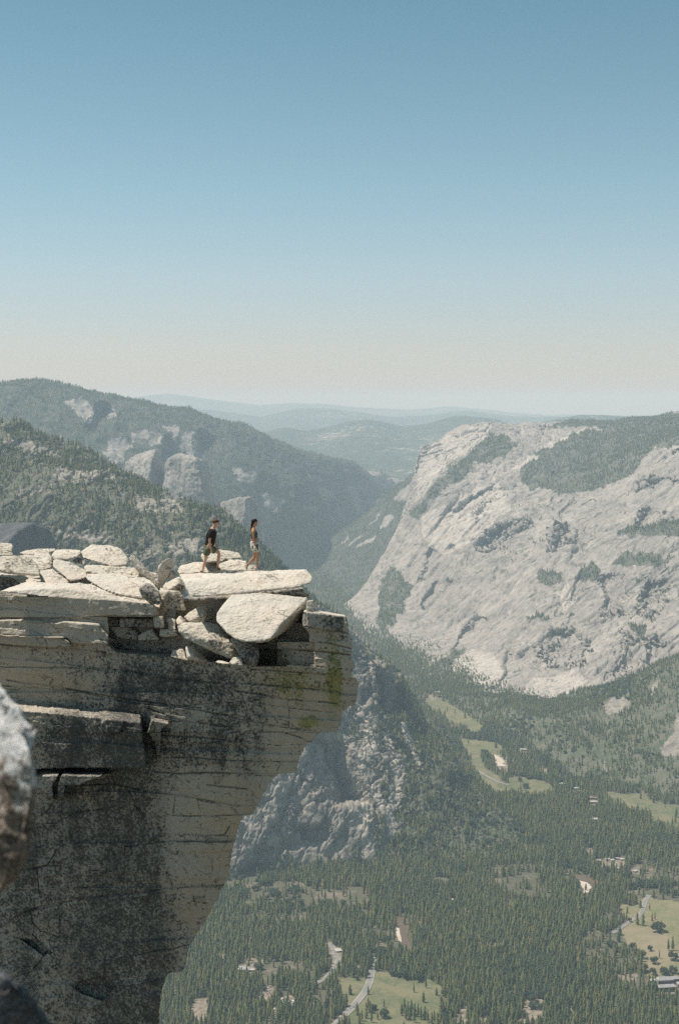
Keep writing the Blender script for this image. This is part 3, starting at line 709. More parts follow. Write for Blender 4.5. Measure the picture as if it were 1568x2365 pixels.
# ------------------------------------------------------------------ the near cliff and its loose rocks
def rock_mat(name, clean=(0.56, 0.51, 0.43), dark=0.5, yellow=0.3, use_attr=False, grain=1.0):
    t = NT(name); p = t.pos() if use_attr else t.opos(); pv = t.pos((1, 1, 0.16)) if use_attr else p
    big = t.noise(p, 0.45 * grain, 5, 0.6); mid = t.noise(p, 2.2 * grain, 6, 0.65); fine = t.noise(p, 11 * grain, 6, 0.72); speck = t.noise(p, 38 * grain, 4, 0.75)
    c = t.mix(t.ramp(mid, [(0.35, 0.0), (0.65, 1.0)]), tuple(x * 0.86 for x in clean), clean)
    c = t.mix(t.ramp(big, [(0.4, 0.0), (0.7, 0.5)]), c, (clean[0] * 1.0, clean[1] * .90, clean[2] * .80))
    if use_attr:
        c = t.mix(t.attr('warm'), c, (clean[0] * .92, clean[1] * .80, clean[2] * .66))
        str_ = t.noise(pv, 1.5, 6, 0.65, 0.3)
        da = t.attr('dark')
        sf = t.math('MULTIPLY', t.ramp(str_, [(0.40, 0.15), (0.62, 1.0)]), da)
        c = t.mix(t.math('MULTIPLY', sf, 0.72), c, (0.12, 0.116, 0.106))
        lv = t.math('ADD', t.math('MULTIPLY', da, 0.16), t.math('MULTIPLY', t.math('SUBTRACT', mid, 0.5), 0.35))
        lv = t.math('ADD', lv, t.attr('lichen'))
    else:
        lv = t.math('ADD', t.math('MULTIPLY', t.math('SUBTRACT', big, 0.5), 0.8), dark * 0.2 - 0.14)
    k = t.math('ADD', fine, lv)
    blk = t.ramp(k, [(0.60, 0.0), (0.68, 1.0)])
    k2 = t.math('ADD', t.math('MULTIPLY', t.math('ADD', speck, fine), 0.5), lv)
    blk2 = t.ramp(k2, [(0.585, 0.0), (0.67, 0.8)])
    ya = t.attr('yellow') if use_attr else yellow
    yn = t.math('ADD', t.math('MULTIPLY', t.math('ADD', mid, fine), 0.5), t.math('MULTIPLY', t.math('SUBTRACT', ya, 0.5), 0.42) if use_attr else (yellow - .5) * .4)
    c = t.mix(t.ramp(yn, [(0.55, 0.0), (0.66, 0.72)]), c, (0.27, 0.25, 0.045))
    if use_attr:
        rn = t.noise(p, 5.0, 5, 0.7); c = t.mix(t.math('MULTIPLY', t.ramp(rn, [(0.62, 0.0), (0.70, 0.6)]), t.attr('red')), c, (0.30, 0.13, 0.08))
    c = t.mix(t.math('MAXIMUM', blk, blk2), c, (0.085, 0.083, 0.074))
    wht = t.noise(p, 22 * grain, 3, 0.6); c = t.mix(t.ramp(wht, [(0.66, 0.0), (0.72, 0.5)]), c, (0.62, 0.60, 0.55))
    ln = t.math('ABSOLUTE', t.math('SUBTRACT', t.noise(t.pos((1, 1, 2.6)) if use_attr else t.opos((0.7, 0.7, 3.0)), 0.9 * grain, 5, 0.55, 0.5), 0.5))
    lm = t.math('MULTIPLY', t.ramp(ln, [(0.0, 1.0), (0.012, 0.0)]), t.ramp(mid, [(0.45, 0.0), (0.55, 0.75)]))
    c = t.mix(lm, c, (0.07, 0.06, 0.05))
    if use_attr: c = t.mix(t.math('MULTIPLY', t.attr('topside'), 0.75), c, t.mix(t.ramp(mid, [(0.35, 0.0), (0.65, 1.0)]), (0.50, 0.44, 0.35), (0.64, 0.575, 0.475)))  # cliff top painted lighter: sun put into its clean weathered colour
    if use_attr: c = t.mix(t.attr('crack'), c, (0.035, 0.03, 0.025))
    h = t.math('ADD', t.math('MULTIPLY', mid, 1.0), t.math('MULTIPLY', fine, 0.45))
    h = t.math('ADD', h, t.math('MULTIPLY', speck, 0.12)); h = t.math('SUBTRACT', h, t.math('MULTIPLY', lm, 0.25))
    return t.done(c, t.bump(h, 0.11 / grain ** .5, 0.8))
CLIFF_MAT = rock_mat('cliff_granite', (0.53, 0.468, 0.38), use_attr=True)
ROCK_CLEAN = rock_mat('sunlit_granite', (0.65, 0.585, 0.49), 0.38, 0.12)
ROCK_SPOT = rock_mat('lichened_granite', (0.60, 0.545, 0.45), 0.62, 0.3)
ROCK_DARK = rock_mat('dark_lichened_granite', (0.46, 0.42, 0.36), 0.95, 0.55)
ROCK_NEAR = rock_mat('near_granite', (0.62, 0.58, 0.52), 0.55, 0.15, grain=5.0)
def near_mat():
    t = NT('near_two_tone_granite'); p = t.opos(); fine = t.noise(p, 45, 6, 0.75); mid = t.noise(p, 12, 5, .65)
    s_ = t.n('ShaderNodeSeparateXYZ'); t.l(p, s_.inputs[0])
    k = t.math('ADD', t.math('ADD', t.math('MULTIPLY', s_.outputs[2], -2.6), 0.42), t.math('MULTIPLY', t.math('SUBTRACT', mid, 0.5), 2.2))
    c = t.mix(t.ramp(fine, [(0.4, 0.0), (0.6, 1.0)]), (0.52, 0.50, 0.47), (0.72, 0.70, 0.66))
    c = t.mix(t.ramp(k, [(0.0, 0.0), (0.35, 0.9)]), c, t.mix(t.ramp(fine, [(0.45, 0.0), (0.58, 1.0)]), (0.06, 0.035, 0.02), (0.30, 0.22, 0.15)))  # colour turns dark brown towards the bottom
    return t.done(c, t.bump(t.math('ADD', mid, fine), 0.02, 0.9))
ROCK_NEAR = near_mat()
ROCK_NEAR_SHADE = rock_mat('near_shade_dark_granite', (0.16, 0.17, 0.18), 0.8, 0.1, grain=5.0)  # corner boulder's shade put into its dark bluish base colour

c_tl = crop(0, 1800, 0.44643); c_tr = crop(600, 1750, 0.44643); c_m = crop(0, 2400, 0.5102); c_b = crop(600, 2300, 0.44643); c_lo = crop(0, 2900, 0.5102)
EDGE = [(798,1400)] + [(798,1425),(805,1461),(814,1482),(811,1517),(819,1538),(813,1547),(811,1563),(822,1567),(827,1577),(826,1600),(820,1630),(804,1630),(789,1648),(788,1665),(782,1682),(776,1692),(733,1692),(728,1704),(720,1714),(708,1718),(700,1735),(693,1748),(683,1785),(643,1787),(630,1800),(620,1810),(608,1835),(599,1857),(588,1872),(579,1883),(562,1883),(552,1907),(545,1935),(534,1975),(528,2028),(517,2045),(500,2080),(481,2116),(438,2183),(431,2217),(421,2244),(391,2246),(384,2258),(374,2284),(368,2340),(366,2500)]
TOPE = [(-160,1376),(0,1378),(150,1380),(250,1386),(345,1394),(356,1400),(360,1432),(400,1440),(500,1440),(600,1440),(655,1440),(695,1440),(701,1413),(730,1414),(798,1425),(840,1430)]
CRACKS_H = [
 c_tl([(-100,810),(0,810),(400,820),(520,805),(780,800),(1230,795)]), c_tl([(0,945),(300,955),(540,975),(560,1010)]), c_tl([(0,1015),(260,1040),(520,1050),(830,1080)]),
 c_tl([(0,1195),(560,1200),(900,1215),(1300,1270)]), c_tl([(60,1300),(250,1330),(420,1345),(720,1400),(1000,1450),(1568,1520)]), c_tl([(1100,1255),(1250,1280),(1568,1310)]), c_tl([(1250,1360),(1568,1400)]),
 c_b([(0,160),(350,200),(620,205),(1000,240),(1300,265)]), c_b([(500,265),(700,290),(900,330),(1300,360)]), c_b([(0,400),(300,360),(600,350),(950,400),(1290,435)]), c_b([(0,265),(300,290)]),
 c_b([(0,500),(280,520),(440,560),(540,570)]), c_b([(230,420),(400,450),(540,490),(700,520),(890,550),(1135,580)]), c_b([(500,650),(600,575),(880,590),(1000,625),(1095,665)]), c_b([(120,690),(500,650),(820,690),(1060,680)]),
 c_b([(0,785),(120,780),(400,805),(620,815),(990,815)]), c_b([(0,920),(150,910),(400,905),(730,930),(830,930)]), c_b([(280,1000),(600,1035)]),
 c_b([(0,1068),(120,1080),(250,1130),(500,1160),(660,1165)]), c_b([(60,1245),(300,1240),(560,1235)]), c_b([(100,1385),(250,1400),(420,1392),(460,1330)]), c_b([(40,1445),(300,1448),(480,1445)]),
 c_b([(640,95),(1100,125),(1250,130)]), c_tr([(1060,990),(1200,1010),(1390,1045)]), c_tr([(1130,1110),(1250,1125),(1410,1165)]), c_tr([(690,1175),(1000,1175),(1250,1195),(1400,1215)]), c_tr([(890,1290),(1100,1300),(1430,1335)]),
 c_m([(0,0),(500,30),(900,120),(1200,145),(1568,200)]), c_m([(1000,150),(1250,240),(1568,280)]), c_m([(1100,340),(1300,350),(1568,370)]), c_m([(1000,575),(1120,595),(1250,605),(1300,590),(1568,600)]),
 c_m([(400,685),(600,680),(750,670),(860,690),(1000,720),(1250,755),(1568,810)]), c_m([(500,870),(650,850),(780,830)]), c_m([(230,950),(380,940),(520,870)]), c_m([(870,690),(960,870),(1180,885),(1568,900)]),
 c_m([(1230,1030),(1300,1015),(1568,1030)]), c_m([(240,1110),(300,1100)]), c_m([(1000,1085),(1200,1060),(1568,1075)]), c_m([(200,1260),(330,1230),(390,1130)]), c_m([(620,1290),(780,1270)]),
 c_m([(180,1550),(420,1500),(550,1445),(700,1450),(960,1415),(1250,1385),(1568,1360)]), c_m([(860,1100),(950,1100)]),
 c_lo([(240,270),(300,260),(420,250)]), c_lo([(600,290),(900,270)]), c_lo([(-50,700),(60,650),(120,590),(180,570),(290,530),(400,520),(520,490),(700,465),(1000,430),(1250,400),(1568,388)]),
 c_lo([(215,570),(225,640),(280,700),(400,740),(560,735)]), c_lo([(70,780),(130,755),(190,760),(260,800)]), c_lo([(300,1260),(420,1190),(500,1150),(505,1080),(560,1040),(730,1005)]),
 c_lo([(860,880),(1060,840),(1190,820),(1300,795)]), c_lo([(840,1085),(950,1070),(1080,1040)]), c_lo([(0,1020),(120,1015),(220,980),(330,840)]), c_lo([(1060,712),(1270,690)])]
CRACKS_V = [c_b([(720,930),(690,1020)]), c_b([(910,350),(925,400),(920,560)]), c_b([(840,690),(850,850),(830,890)]), c_b([(545,490),(535,570)]), c_b([(70,500),(125,520),(120,780)]), c_b([(310,190),(320,400)]),
 c_b([(540,270),(600,410)]), c_b([(700,360),(820,480),(910,500),(990,560)]), c_b([(1265,120),(1255,230)]), c_b([(210,1120),(225,1210)]), c_tl([(1568,1300),(1500,1450)]),
 c_m([(970,385),(990,400),(1000,560),(990,720),(900,880)]), c_m([(1270,600),(1265,240)]), c_m([(260,1260),(270,1390),(290,1500)]), c_m([(470,1250),(475,1400)]), c_m([(1205,740),(1190,880)]), c_m([(1150,480),(1250,560)]),
 c_m([(390,770),(330,860),(240,915)]), c_m([(510,870),(540,960)]), c_lo([(735,780),(720,1000)]), c_lo([(410,560),(415,740)]), c_lo([(100,520),(115,590)]), c_lo([(1455,195),(1460,300)]), c_m([(1570,1030),(1540,1100)]), c_tr([(1060,880),(1060,990)]), c_tl([(880,860),(960,880),(980,830)]), c_tl([(1070,930),(1080,1000)]),
 c_b([(150,560),(180,520)]), c_m([(300,940),(295,1000)]), c_lo([(860,120),(855,260)])]

# strata: near-horizontal bands that each sit a little forward or back
def cliff_grid():
    vrows = np.concatenate([np.arange(1376, 2420, 1.7), np.arange(2420, 2520, 10)])
    nc = 540; tcol = np.linspace(0, 1, nc)
    evs = np.array([e[1] for e in EDGE], float); eus = np.array([e[0] for e in EDGE], float)
    R = np.interp(vrows, evs, eus) + 1.2 * vnoise(np.stack([vrows / 6, 0 * vrows, 0 * vrows], -1), 3)
    U = -160 + (R[:, None] + 160) * tcol[None]
    V = np.repeat(vrows[:, None], nc, 1)
    top = np.interp(U, [p[0] for p in TOPE], [p[1] for p in TOPE])
    Vc = np.maximum(V, top)            # rows above the rim collapse on to it
    return U, Vc, R
cu, cv, cR = cliff_grid()
rsc = np.random.RandomState(21)
OLDY = lambda u: 39.8 + 8.2 * np.clip(u, -160, 830) / 820.0
WALLY = lambda u: 48.9 - 4.8 * np.clip(u, -160, 830) / 820.0
def cliff_depth(U, V):
    Y = WALLY(U) + 0.0019 * np.maximum(V - 1640, 0) + 0.0019 * np.clip(V - 1545, 0, 95) * sstep(300, 400, U) + 0.0006 * np.clip(V - 1480, 0, 160)        # the face hollows slowly downwards
    wob = 10 * fbm(np.stack([U / 130, V / 40, 0 * U], -1), 3, 71)
    # random thin strata and blocks
    Vt = V - np.where(V < 1850, 0.10, -0.06) * U * sstep(0, 200, np.abs(V - 1850)) + wob
    ed = np.cumsum(rsc.uniform(18, 52, 60)) + 1300
    idx = np.searchsorted(ed, Vt)
    off = rsc.normal(0, 0.12, 80)[idx]
    blk = np.floor((U + 37 * idx + 14 * fbm(np.stack([U / 30, V / 30, 0 * U], -1), 2, 72)) / (70 + 45 * np.abs(np.sin(idx * 12.9)))).astype(int)
    hb = _h(blk, idx, 0 * idx, 5) * 0.11
    fade = 0.35 + 0.65 * sstep(1400, 1600, U + (V - 1300))
    Y = Y + (off + hb) * fade * np.where(V > 2050, 0.5, 1)
    # named ledges -------------------------------------------------
    j = 4 * fbm(np.stack([U / 18, V / 18, 0 * U], -1), 4, 73)
    def box(poly, dep, jit=1.0, rt=0.0, rb=0.0):
        nonlocal Y
        Uj, Vj = U + jit * j, V + jit * j * .5
        w = inpoly(Uj, Vj, poly).astype(float)
        for R_, sg in ((rt, -1), (rb, 1)):
            if R_:
                w = w * sum(inpoly(Uj, Vj + sg * s * R_, poly).astype(float) for s in np.linspace(0.02, 1, 26)) / 26
        Y = Y + dep * w
    box([(-200,1425),(356,1427),(420,1470),(420,1600),(-200,1600)], 0.16, .5)
    box([(-200,1434)] + c_tl([(0,815),(200,815),(450,840),(500,825),(780,850),(800,890),(860,950),(920,975),(850,1020),(560,1010),(540,975)]) + [(-200,1462)], -0.42, .6, 5)
    box([(-200,1462)] + c_tl([(0,942),(300,955),(500,960),(550,990),(560,1030),(540,1040),(300,1045),(0,1015)]) + [(-200,1478)], -0.62, .6, 4)
    box([(250,1425),(420,1425),(640,1430),(640,1538),(530,1534),(400,1519),(270,1507),(252,1490)], 1.25, .4, 0, 11)       # recess behind the front ledge
    box([(360,1400),(660,1400),(660,1470),(600,1490),(590,1430),(360,1428)], 1.6, 0)
    box([(596,1380),(699,1380),(699,1446),(714,1462),(714,1482),(596,1482)], 1.5, 0.2)
    box(c_m([(60,100),(400,130),(965,190),(990,380),(1000,560),(700,560),(200,570),(60,560)]), -1.6, 1.0, 21)
    box([(-200,1610),(22,1615)] + c_m([(60,560)]) + [(-200,1775)], -1.6, 1, 21)
    box(c_m([(185,570),(430,565),(740,572),(745,600),(600,660),(540,685),(450,690),(430,760),(380,780),(340,760),(250,700),(200,690)]), -2.2, 1.0, 17)
    box(c_m([(430,575),(445,575),(400,680),(395,780),(370,770),(360,680)]), 0.5, .5)
    box(c_m([(1040,215),(1160,240),(1160,260),(1110,300),(1100,420),(1080,500),(1060,400),(1015,310)]), -0.5, .6, 7)
    box(c_m([(700,240),(740,200),(850,230),(830,320),(760,330),(700,330)]), -0.3, .8, 6)
    box(c_tr([(670,1110),(1120,1110),(1120,1290),(900,1290),(860,1180),(690,1175)]), 0.4, 0.3)
    box(c_tr([(690,1180),(850,1180),(900,1300),(650,1300)]), 1.0, .3)
    box(c_lo([(560,1040),(740,1010),(800,1080),(700,1180),(560,1130),(505,1090)]), 0.35, 1)
    box(c_lo([(215,710),(360,850),(300,870),(150,760),(260,760)]), 0.3, 1)
    return Y
# cracks as narrow grooves; the crack field also darkens their colour
def near_lines(U, V, lines, w):
    g = np.zeros(U.shape)
    jx = 1.2 * fbm(np.stack([U / 22, V / 22, 0 * U], -1), 3, 81)
    for pl in lines:
        us = [p[0] for p in pl]; vs = [p[1] for p in pl]
        m = (U > min(us) - 12) & (U < max(us) + 12) & (V > min(vs) - 12) & (V < max(vs) + 12)
        if not m.any(): continue
        d = pdist(U[m] + jx[m], V[m] + jx[m], pl); ww = w * (0.75 + 0.5 * _h(np.array([int(us[0])]), np.array([int(vs[0])]), np.array([1]), 2)[0])
        g[m] = np.maximum(g[m], np.exp(-(d / ww) ** 2))
    return g
cY = cliff_depth(cu, cv)
brk = 0.45 + 0.55 * sstep(-0.25, 0.15, fbm(np.stack([cu / 40, cv / 25, 0 * cu], -1), 3, 66))
crk = brk * np.maximum(near_lines(cu, cv, CRACKS_H, 1.25), 0.7 * near_lines(cu, cv, CRACKS_V, 1.0))
cY = cY + 0.09 * crk
CG = P3(cu, cv, cY)
q = CG.copy(); rough = 0.10 * fbm(q / np.array([1.6, 1.6, 0.9]), 5, 83) + 0.035 * fbm(q / np.array([0.35, .35, .28]), 4, 84)
CG = CG * (1 + rough / CG[..., 1])[..., None]
# wrap round the tip: the end face runs back from the right edge
nb = 26; back = []
evr = CG[:, -1]
for k in range(1, nb + 1):
    s = k / nb; P = evr.copy()
    P = P * (1 + (0.25 * k ** 1.35) / P[:, 1:2])
    P[:, 0] -= 0.10 * k ** 0.9 + 0.06 * np.abs(vnoise(P / 0.5, 90 + k))
    back.append(P)
CG2 = np.concatenate([CG, np.stack(back, 1)], 1)
# top: from the rim back over a gently rising shelf, then down behind
rows = []
rim = CG2[0].copy()
rowsY = np.array([0.02, 0.06, 0.12, 0.25, 0.45, 0.7, 1.0, 1.4, 1.8, 2.3, 2.9, 3.6, 4.4, 5.3, 6.3, 7.4, 8.6, 10.0, 11.5, 13.0]) / 13.0
ru = toUV(rim)[0]
DEP = np.interp(ru, [-160, 300, 360, 640, 668, 830], [7.5, 7.0, 5.5, 5.0, 1.5, 0.9])
DEP[-nb:] = 0.8
for fy in rowsY:
    P = rim.copy(); dy = DEP * fy; P[:, 1] += dy
    n = fbm(P / np.array([1.3, 1.3, 1]), 4, 95)
    P[:, 2] += 0.05 * (1 - np.exp(-dy * 3)) + 0.012 * dy - 0.22 * np.minimum(1, dy / 1.5) + (0.08 * n + 0.14 * np.round(n * 4 + dy * .6) / 3 - .1) * np.minimum(1, dy * 2) * sstep(670, 600, ru)
    rows.append(P)
bs = np.linspace(0, CG2.shape[0] - 1, 46).astype(int)
for i in bs:
    P = CG2[i]; P = P * (1 + (DEP + 1.0 + 3.0 * sstep(0, 12, i)) / P[:, 1])[:, None]
    P[:, 0] -= 0.25; rows.append(P)
lastb = rows[-1]
for dz, dyy in ((1.5, 0.3), (6, 1.0), (30, 6.0), (200, 10.0), (700, 20.0), (1455, 40.0)):
    P = lastb.copy(); P[:, 2] -= dz; P[:, 1] += dyy; rows.append(P)
rows = rows[::-1]
low = []
bot = CG2[-1]
for dz, dyy in ((1.5, 0.3), (6, 1.0), (30, 6.0), (200, 10.0), (700, 20.0), (1455, 40.0)):
    P = bot.copy(); P[:, 2] -= dz; P[:, 1] += dyy * .3; low.append(P)
CGA = np.concatenate([np.stack(rows), CG2, np.stack(low)], 0)
au, av = toUV(CGA)
nr_top = len(rows)
A_crk = np.zeros(au.shape); A_crk[nr_top:nr_top + CG.shape[0], :CG.shape[1]] = crk * 0.6
ontop = np.zeros(au.shape); ontop[:nr_top] = 1
def blob(u, v, cx, cy, rx, ry): return np.exp(-((u - cx) / rx) ** 2 - ((v - cy) / ry) ** 2)
stn = fbm(np.stack([au / 55.0, av / 420.0, 0 * au], -1), 5, 500, gain=.6)
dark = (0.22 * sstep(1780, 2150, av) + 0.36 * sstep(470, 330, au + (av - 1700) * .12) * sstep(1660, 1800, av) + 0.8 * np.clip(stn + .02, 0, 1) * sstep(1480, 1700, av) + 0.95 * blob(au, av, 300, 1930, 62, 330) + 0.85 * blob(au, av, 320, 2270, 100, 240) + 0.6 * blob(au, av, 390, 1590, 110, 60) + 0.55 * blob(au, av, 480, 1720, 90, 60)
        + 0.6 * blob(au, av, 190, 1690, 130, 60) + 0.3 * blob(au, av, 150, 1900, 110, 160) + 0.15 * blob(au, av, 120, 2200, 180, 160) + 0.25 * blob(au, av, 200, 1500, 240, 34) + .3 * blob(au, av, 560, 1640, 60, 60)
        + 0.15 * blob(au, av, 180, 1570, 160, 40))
yel = (0.9 * blob(au, av, 775, 1590, 22, 80) + 0.7 * blob(au, av, 690, 1590, 90, 80) + 0.55 * blob(au, av, 760, 1480, 60, 50) + 0.7 * blob(au, av, 715, 1670, 40, 20) + 0.5 * blob(au, av, 600, 1830, 20, 60)
       + 0.45 * blob(au, av, 300, 1565, 160, 60) + 0.4 * blob(au, av, 210, 2200, 90, 90) + 0.5 * blob(au, av, 560, 1560, 120, 40) + .4 * blob(au, av, 180, 1700, 80, 40))
red = 0.9 * blob(au, av, 680, 1745, 60, 30) + 0.8 * blob(au, av, 470, 1720, 110, 60) + 0.7 * blob(au, av, 520, 1860, 90, 90) + 0.7 * blob(au, av, 700, 1620, 50, 40) + 0.5 * blob(au, av, 440, 1600, 60, 30) + .5 * blob(au, av, 530, 1970, 40, 60)
warm = np.clip(0.8 * blob(au, av, 560, 1950, 90, 160) + 0.7 * blob(au, av, 440, 2100, 50, 60) + 0.8 * blob(au, av, 130, 1580, 120, 40) + 0.5 * blob(au, av, 700, 1600, 120, 100) + 0.5 * blob(au, av, 380, 2230, 30, 90), 0, 1)
lic = 0.10 * blob(au, av, 470, 1560, 260, 70) + 0.06 * blob(au, av, 200, 1700, 200, 80) + 0.05 * blob(au, av, 500, 1730, 120, 60) - 0.05 * blob(au, av, 560, 1950, 90, 160) + 0.05 * blob(au, av, 760, 1480, 60, 60) - .06 * blob(au, av, 70, 1410, 120, 22) - .05 * blob(au, av, 90, 1580, 90, 30)
dark = np.clip(dark, 0, 1) * (1 - ontop); lic = lic * (1 - ontop) - 0.10 * ontop
nrA, ncA = au.shape
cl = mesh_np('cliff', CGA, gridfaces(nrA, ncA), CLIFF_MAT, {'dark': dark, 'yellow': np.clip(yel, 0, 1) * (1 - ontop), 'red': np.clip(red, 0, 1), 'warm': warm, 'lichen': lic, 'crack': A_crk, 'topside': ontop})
tag(cl, 'overhanging layered granite cliff with dark water streaks', kind='structure')

# loose rocks: convex hulls of traced corners (sheet u, v, metres behind the face), remeshed and roughened
def make_rock(name, label, pts, Y0, T=1.2, mat=None, vox=0.035, rough=0.05, cat='rock', group=None, shrink=0.86, lump=0.0, round_=2, smooth=1, kind=None):
    pts = [(p[0], p[1], p[2] if len(p) > 2 else 0.0) for p in pts]
    A_ = np.array(pts, float); c = A_[:, :2].mean(0)
    if Y0 > 20: Y0 = Y0 - OLDY(c[0]) + WALLY(c[0])
    W = [P3(u, v, Y0 + d) for u, v, d in pts]
    for u, v, d in pts:
        W.append(P3(c[0] + (u - c[0]) * shrink, c[1] + (v - c[1]) * shrink + 0, Y0 + d + T))
    W = np.array(W); ctr = W.mean(0)
    bm = bmesh.new()
    for p in W: bm.verts.new(p - ctr)
    r = bmesh.ops.convex_hull(bm, input=bm.verts)
    bmesh.ops.delete(bm, geom=[g for g in r['geom_interior'] if isinstance(g, bmesh.types.BMVert)], context='VERTS')
    me = bpy.data.meshes.new(name); bm.to_mesh(me); bm.free()
    o = bpy.data.objects.new(name, me); COL.objects.link(o); o.location = ctr
    m = o.modifiers.new('r', 'REMESH'); m.mode = 'VOXEL'; m.voxel_size = vox
    if smooth > 1:
        s_ = o.modifiers.new('s', 'SMOOTH'); s_.iterations = smooth; s_.factor = 0.5
    dg = bpy.context.evaluated_depsgraph_get(); ev = o.evaluated_get(dg)
    me2 = bpy.data.meshes.new_from_object(ev); o.modifiers.clear(); o.data = me2; me2.name = name; bpy.data.meshes.remove(me)
    n = len(me2.vertices); co = np.empty(n * 3); me2.vertices.foreach_get('co', co); co = co.reshape(-1, 3)
    no = np.empty(n * 3); me2.vertices.foreach_get('normal', no); no = no.reshape(-1, 3)
    sd = int(abs(ctr[0] * 100)) % 97; w_ = co + ctr
    f = rough * fbm(w_ / (rough * 9), 3, sd) + rough * 0.55 * fbm(w_ / np.array([rough * 3.2, rough * 3.2, rough * 1.5]), 4, sd + 5, ridged=True) + .25 * rough * fbm(w_ / (rough * .9), 3, sd + 8)
    if lump: f = f + lump * (fbm(w_ / (lump * 6), 3, sd + 30, ridged=True) - 0.75)
    co = co + no * f[:, None]
    me2.vertices.foreach_set('co', co.astype(np.float32).ravel()); me2.update()
    me2.materials.clear(); me2.materials.append(mat or ROCK_CLEAN)
    me2.polygons.foreach_set('use_smooth', np.ones(len(me2.polygons), bool))
    if kind: return tag(o, label, None, None, kind)
    return tag(o, label, cat, group)
k1 = crop(0, 1850, 0.21046); k2 = crop(270, 1850, 0.24872); k3 = crop(580, 1880, 0.22959); k4 = crop(560, 2080, 0.2551); k5 = c_tr
def zip_(pts, ds): return [(p[0], p[1], d) for p, d in zip(pts, ds)]
G1 = 'loose rocks on top of the cliff'
R_ = make_rock
R_('flat_rock', 'long flat granite slab that the two hikers are walking on', zip_(k5([(150,757),(480,742),(720,707),(985,682),(1090,652),(1112,612),(1060,545),(620,560),(60,582),(100,640),(985,575)]), [0,0,0,.1,.5,.8,1.5,1.8,1.7,.6,.9]), 46.35, 1.2, ROCK_CLEAN, vox=.032, rough=.032, cat='rock slab', smooth=1)
R_('flat_rock', 'big bright tilted slab with a kite-like face below the walkers', zip_(k5([(470,742),(700,730),(830,742),(910,775),(1065,768),(1062,800),(1055,930),(960,985),(830,1065),(760,1108),(700,1118),(600,1113),(500,1092),(430,1035),(355,950),(355,890),(412,850),(780,1085),(850,975),(940,895)]), [2.0,2.1,2.0,1.8,2.0,1.9,3.6,3.0,1.9,.9,0,0,.1,.3,.7,1.0,1.2,.05,.55,1.1]), 44.5, .9, ROCK_CLEAN, vox=.032, rough=.026, cat='rock slab', smooth=1, shrink=.95)
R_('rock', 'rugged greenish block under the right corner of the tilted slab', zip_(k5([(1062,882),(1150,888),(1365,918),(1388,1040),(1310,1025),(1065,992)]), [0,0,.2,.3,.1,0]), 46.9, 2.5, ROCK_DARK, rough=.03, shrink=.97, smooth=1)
R_('rock', 'small squared rock just right of the tilted slab top', zip_(k5([(1065,790),(1120,785),(1125,870),(1100,890),(1062,880)]), [.1,.2,.1,0,0]), 47.0, .9, ROCK_SPOT, rough=.03, smooth=1)
R_('rock', 'small dark-edged rock peeping out under the right end of the long slab', zip_(k5([(970,718),(1080,735),(1082,775),(985,765)]), [0,0,.2,.3]), 48.6, .8, ROCK_SPOT, rough=.03, smooth=1)
R_('rock', 'plump pillow-shaped rock with yellow shaded underside beside the tilted slab', zip_(k4([(335,320),(420,240),(560,170),(780,155),(815,200),(800,330),(780,400),(590,440),(400,370),(640,260)]), [.3,.4,.5,.7,.8,.5,.4,.1,0,.0]), 45.4, .9, ROCK_SPOT, rough=.04, cat='boulder')
R_('boulder', 'long wedge-shaped boulder slanting down below the pillow-shaped rock', zip_(k4([(245,430),(330,395),(600,440),(650,395),(790,420),(910,530),(960,640),(1000,690),(1120,860),(1000,880),(800,810),(640,740),(340,600),(250,500),(640,620),(960,650)]), [.4,.8,.9,1.0,.9,.8,.5,.4,.3,0,0,0,.2,.3,.0,.2]), 44.2, 1.2, ROCK_SPOT, rough=.05, smooth=1)
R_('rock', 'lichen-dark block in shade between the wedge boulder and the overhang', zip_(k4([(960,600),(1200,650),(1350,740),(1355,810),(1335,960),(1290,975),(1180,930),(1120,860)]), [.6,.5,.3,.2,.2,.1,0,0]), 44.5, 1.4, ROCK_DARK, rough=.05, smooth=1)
R_('rock', 'small pale faceted chip at the lower tip of the wedge boulder', zip_(k4([(945,945),(1010,865),(1120,860),(1145,960),(1110,990),(1020,960)]), [.1,.3,.3,.1,0,0]), 43.6, .5, ROCK_SPOT, rough=.03, vox=.032, smooth=1)
R_('rock', 'bright white-faced cube-like stone on the ledge under the wedge boulder', zip_(k4([(355,720),(475,715),(530,770),(665,920),(590,915),(375,895),(370,850),(470,845)]), [.3,.4,.5,.4,.1,.0,0,-.1]), 43.9, .7, ROCK_CLEAN, rough=.02, vox=.032, smooth=1)
R_('rock', 'low grey stone left of the white-faced stone on the ledge', zip_(k4([(180,765),(310,740),(355,800),(365,890),(250,885),(150,850)]), [.4,.5,.4,.1,.1,.2]), 43.9, .7, ROCK_SPOT, rough=.03, vox=.032, smooth=1)
R_('rock', 'flat crumbs of pale stone strewn at the ledge lip', zip_(k4([(760,930),(800,908),(900,925),(980,950),(870,960),(800,945)]), [0,.3,.3,.1,0,0]), 43.6, .3, ROCK_CLEAN, rough=.02, vox=.03, smooth=1)
R_('rock', 'small pointed sunlit stone left of the wedge boulder', zip_(k4([(220,360),(275,300),(380,380),(330,400),(245,425)]), [.2,.5,.6,.1,0]), 44.5, .6, ROCK_CLEAN, rough=.03, vox=.032, smooth=1)
R_('rock', 'squarish sunlit stone wedged left of the small pointed stone', zip_(k4([(95,335),(150,322),(215,350),(215,480),(125,480)]), [.3,.4,.3,0,0]), 44.3, .7, ROCK_CLEAN, rough=.02, vox=.032, smooth=1)
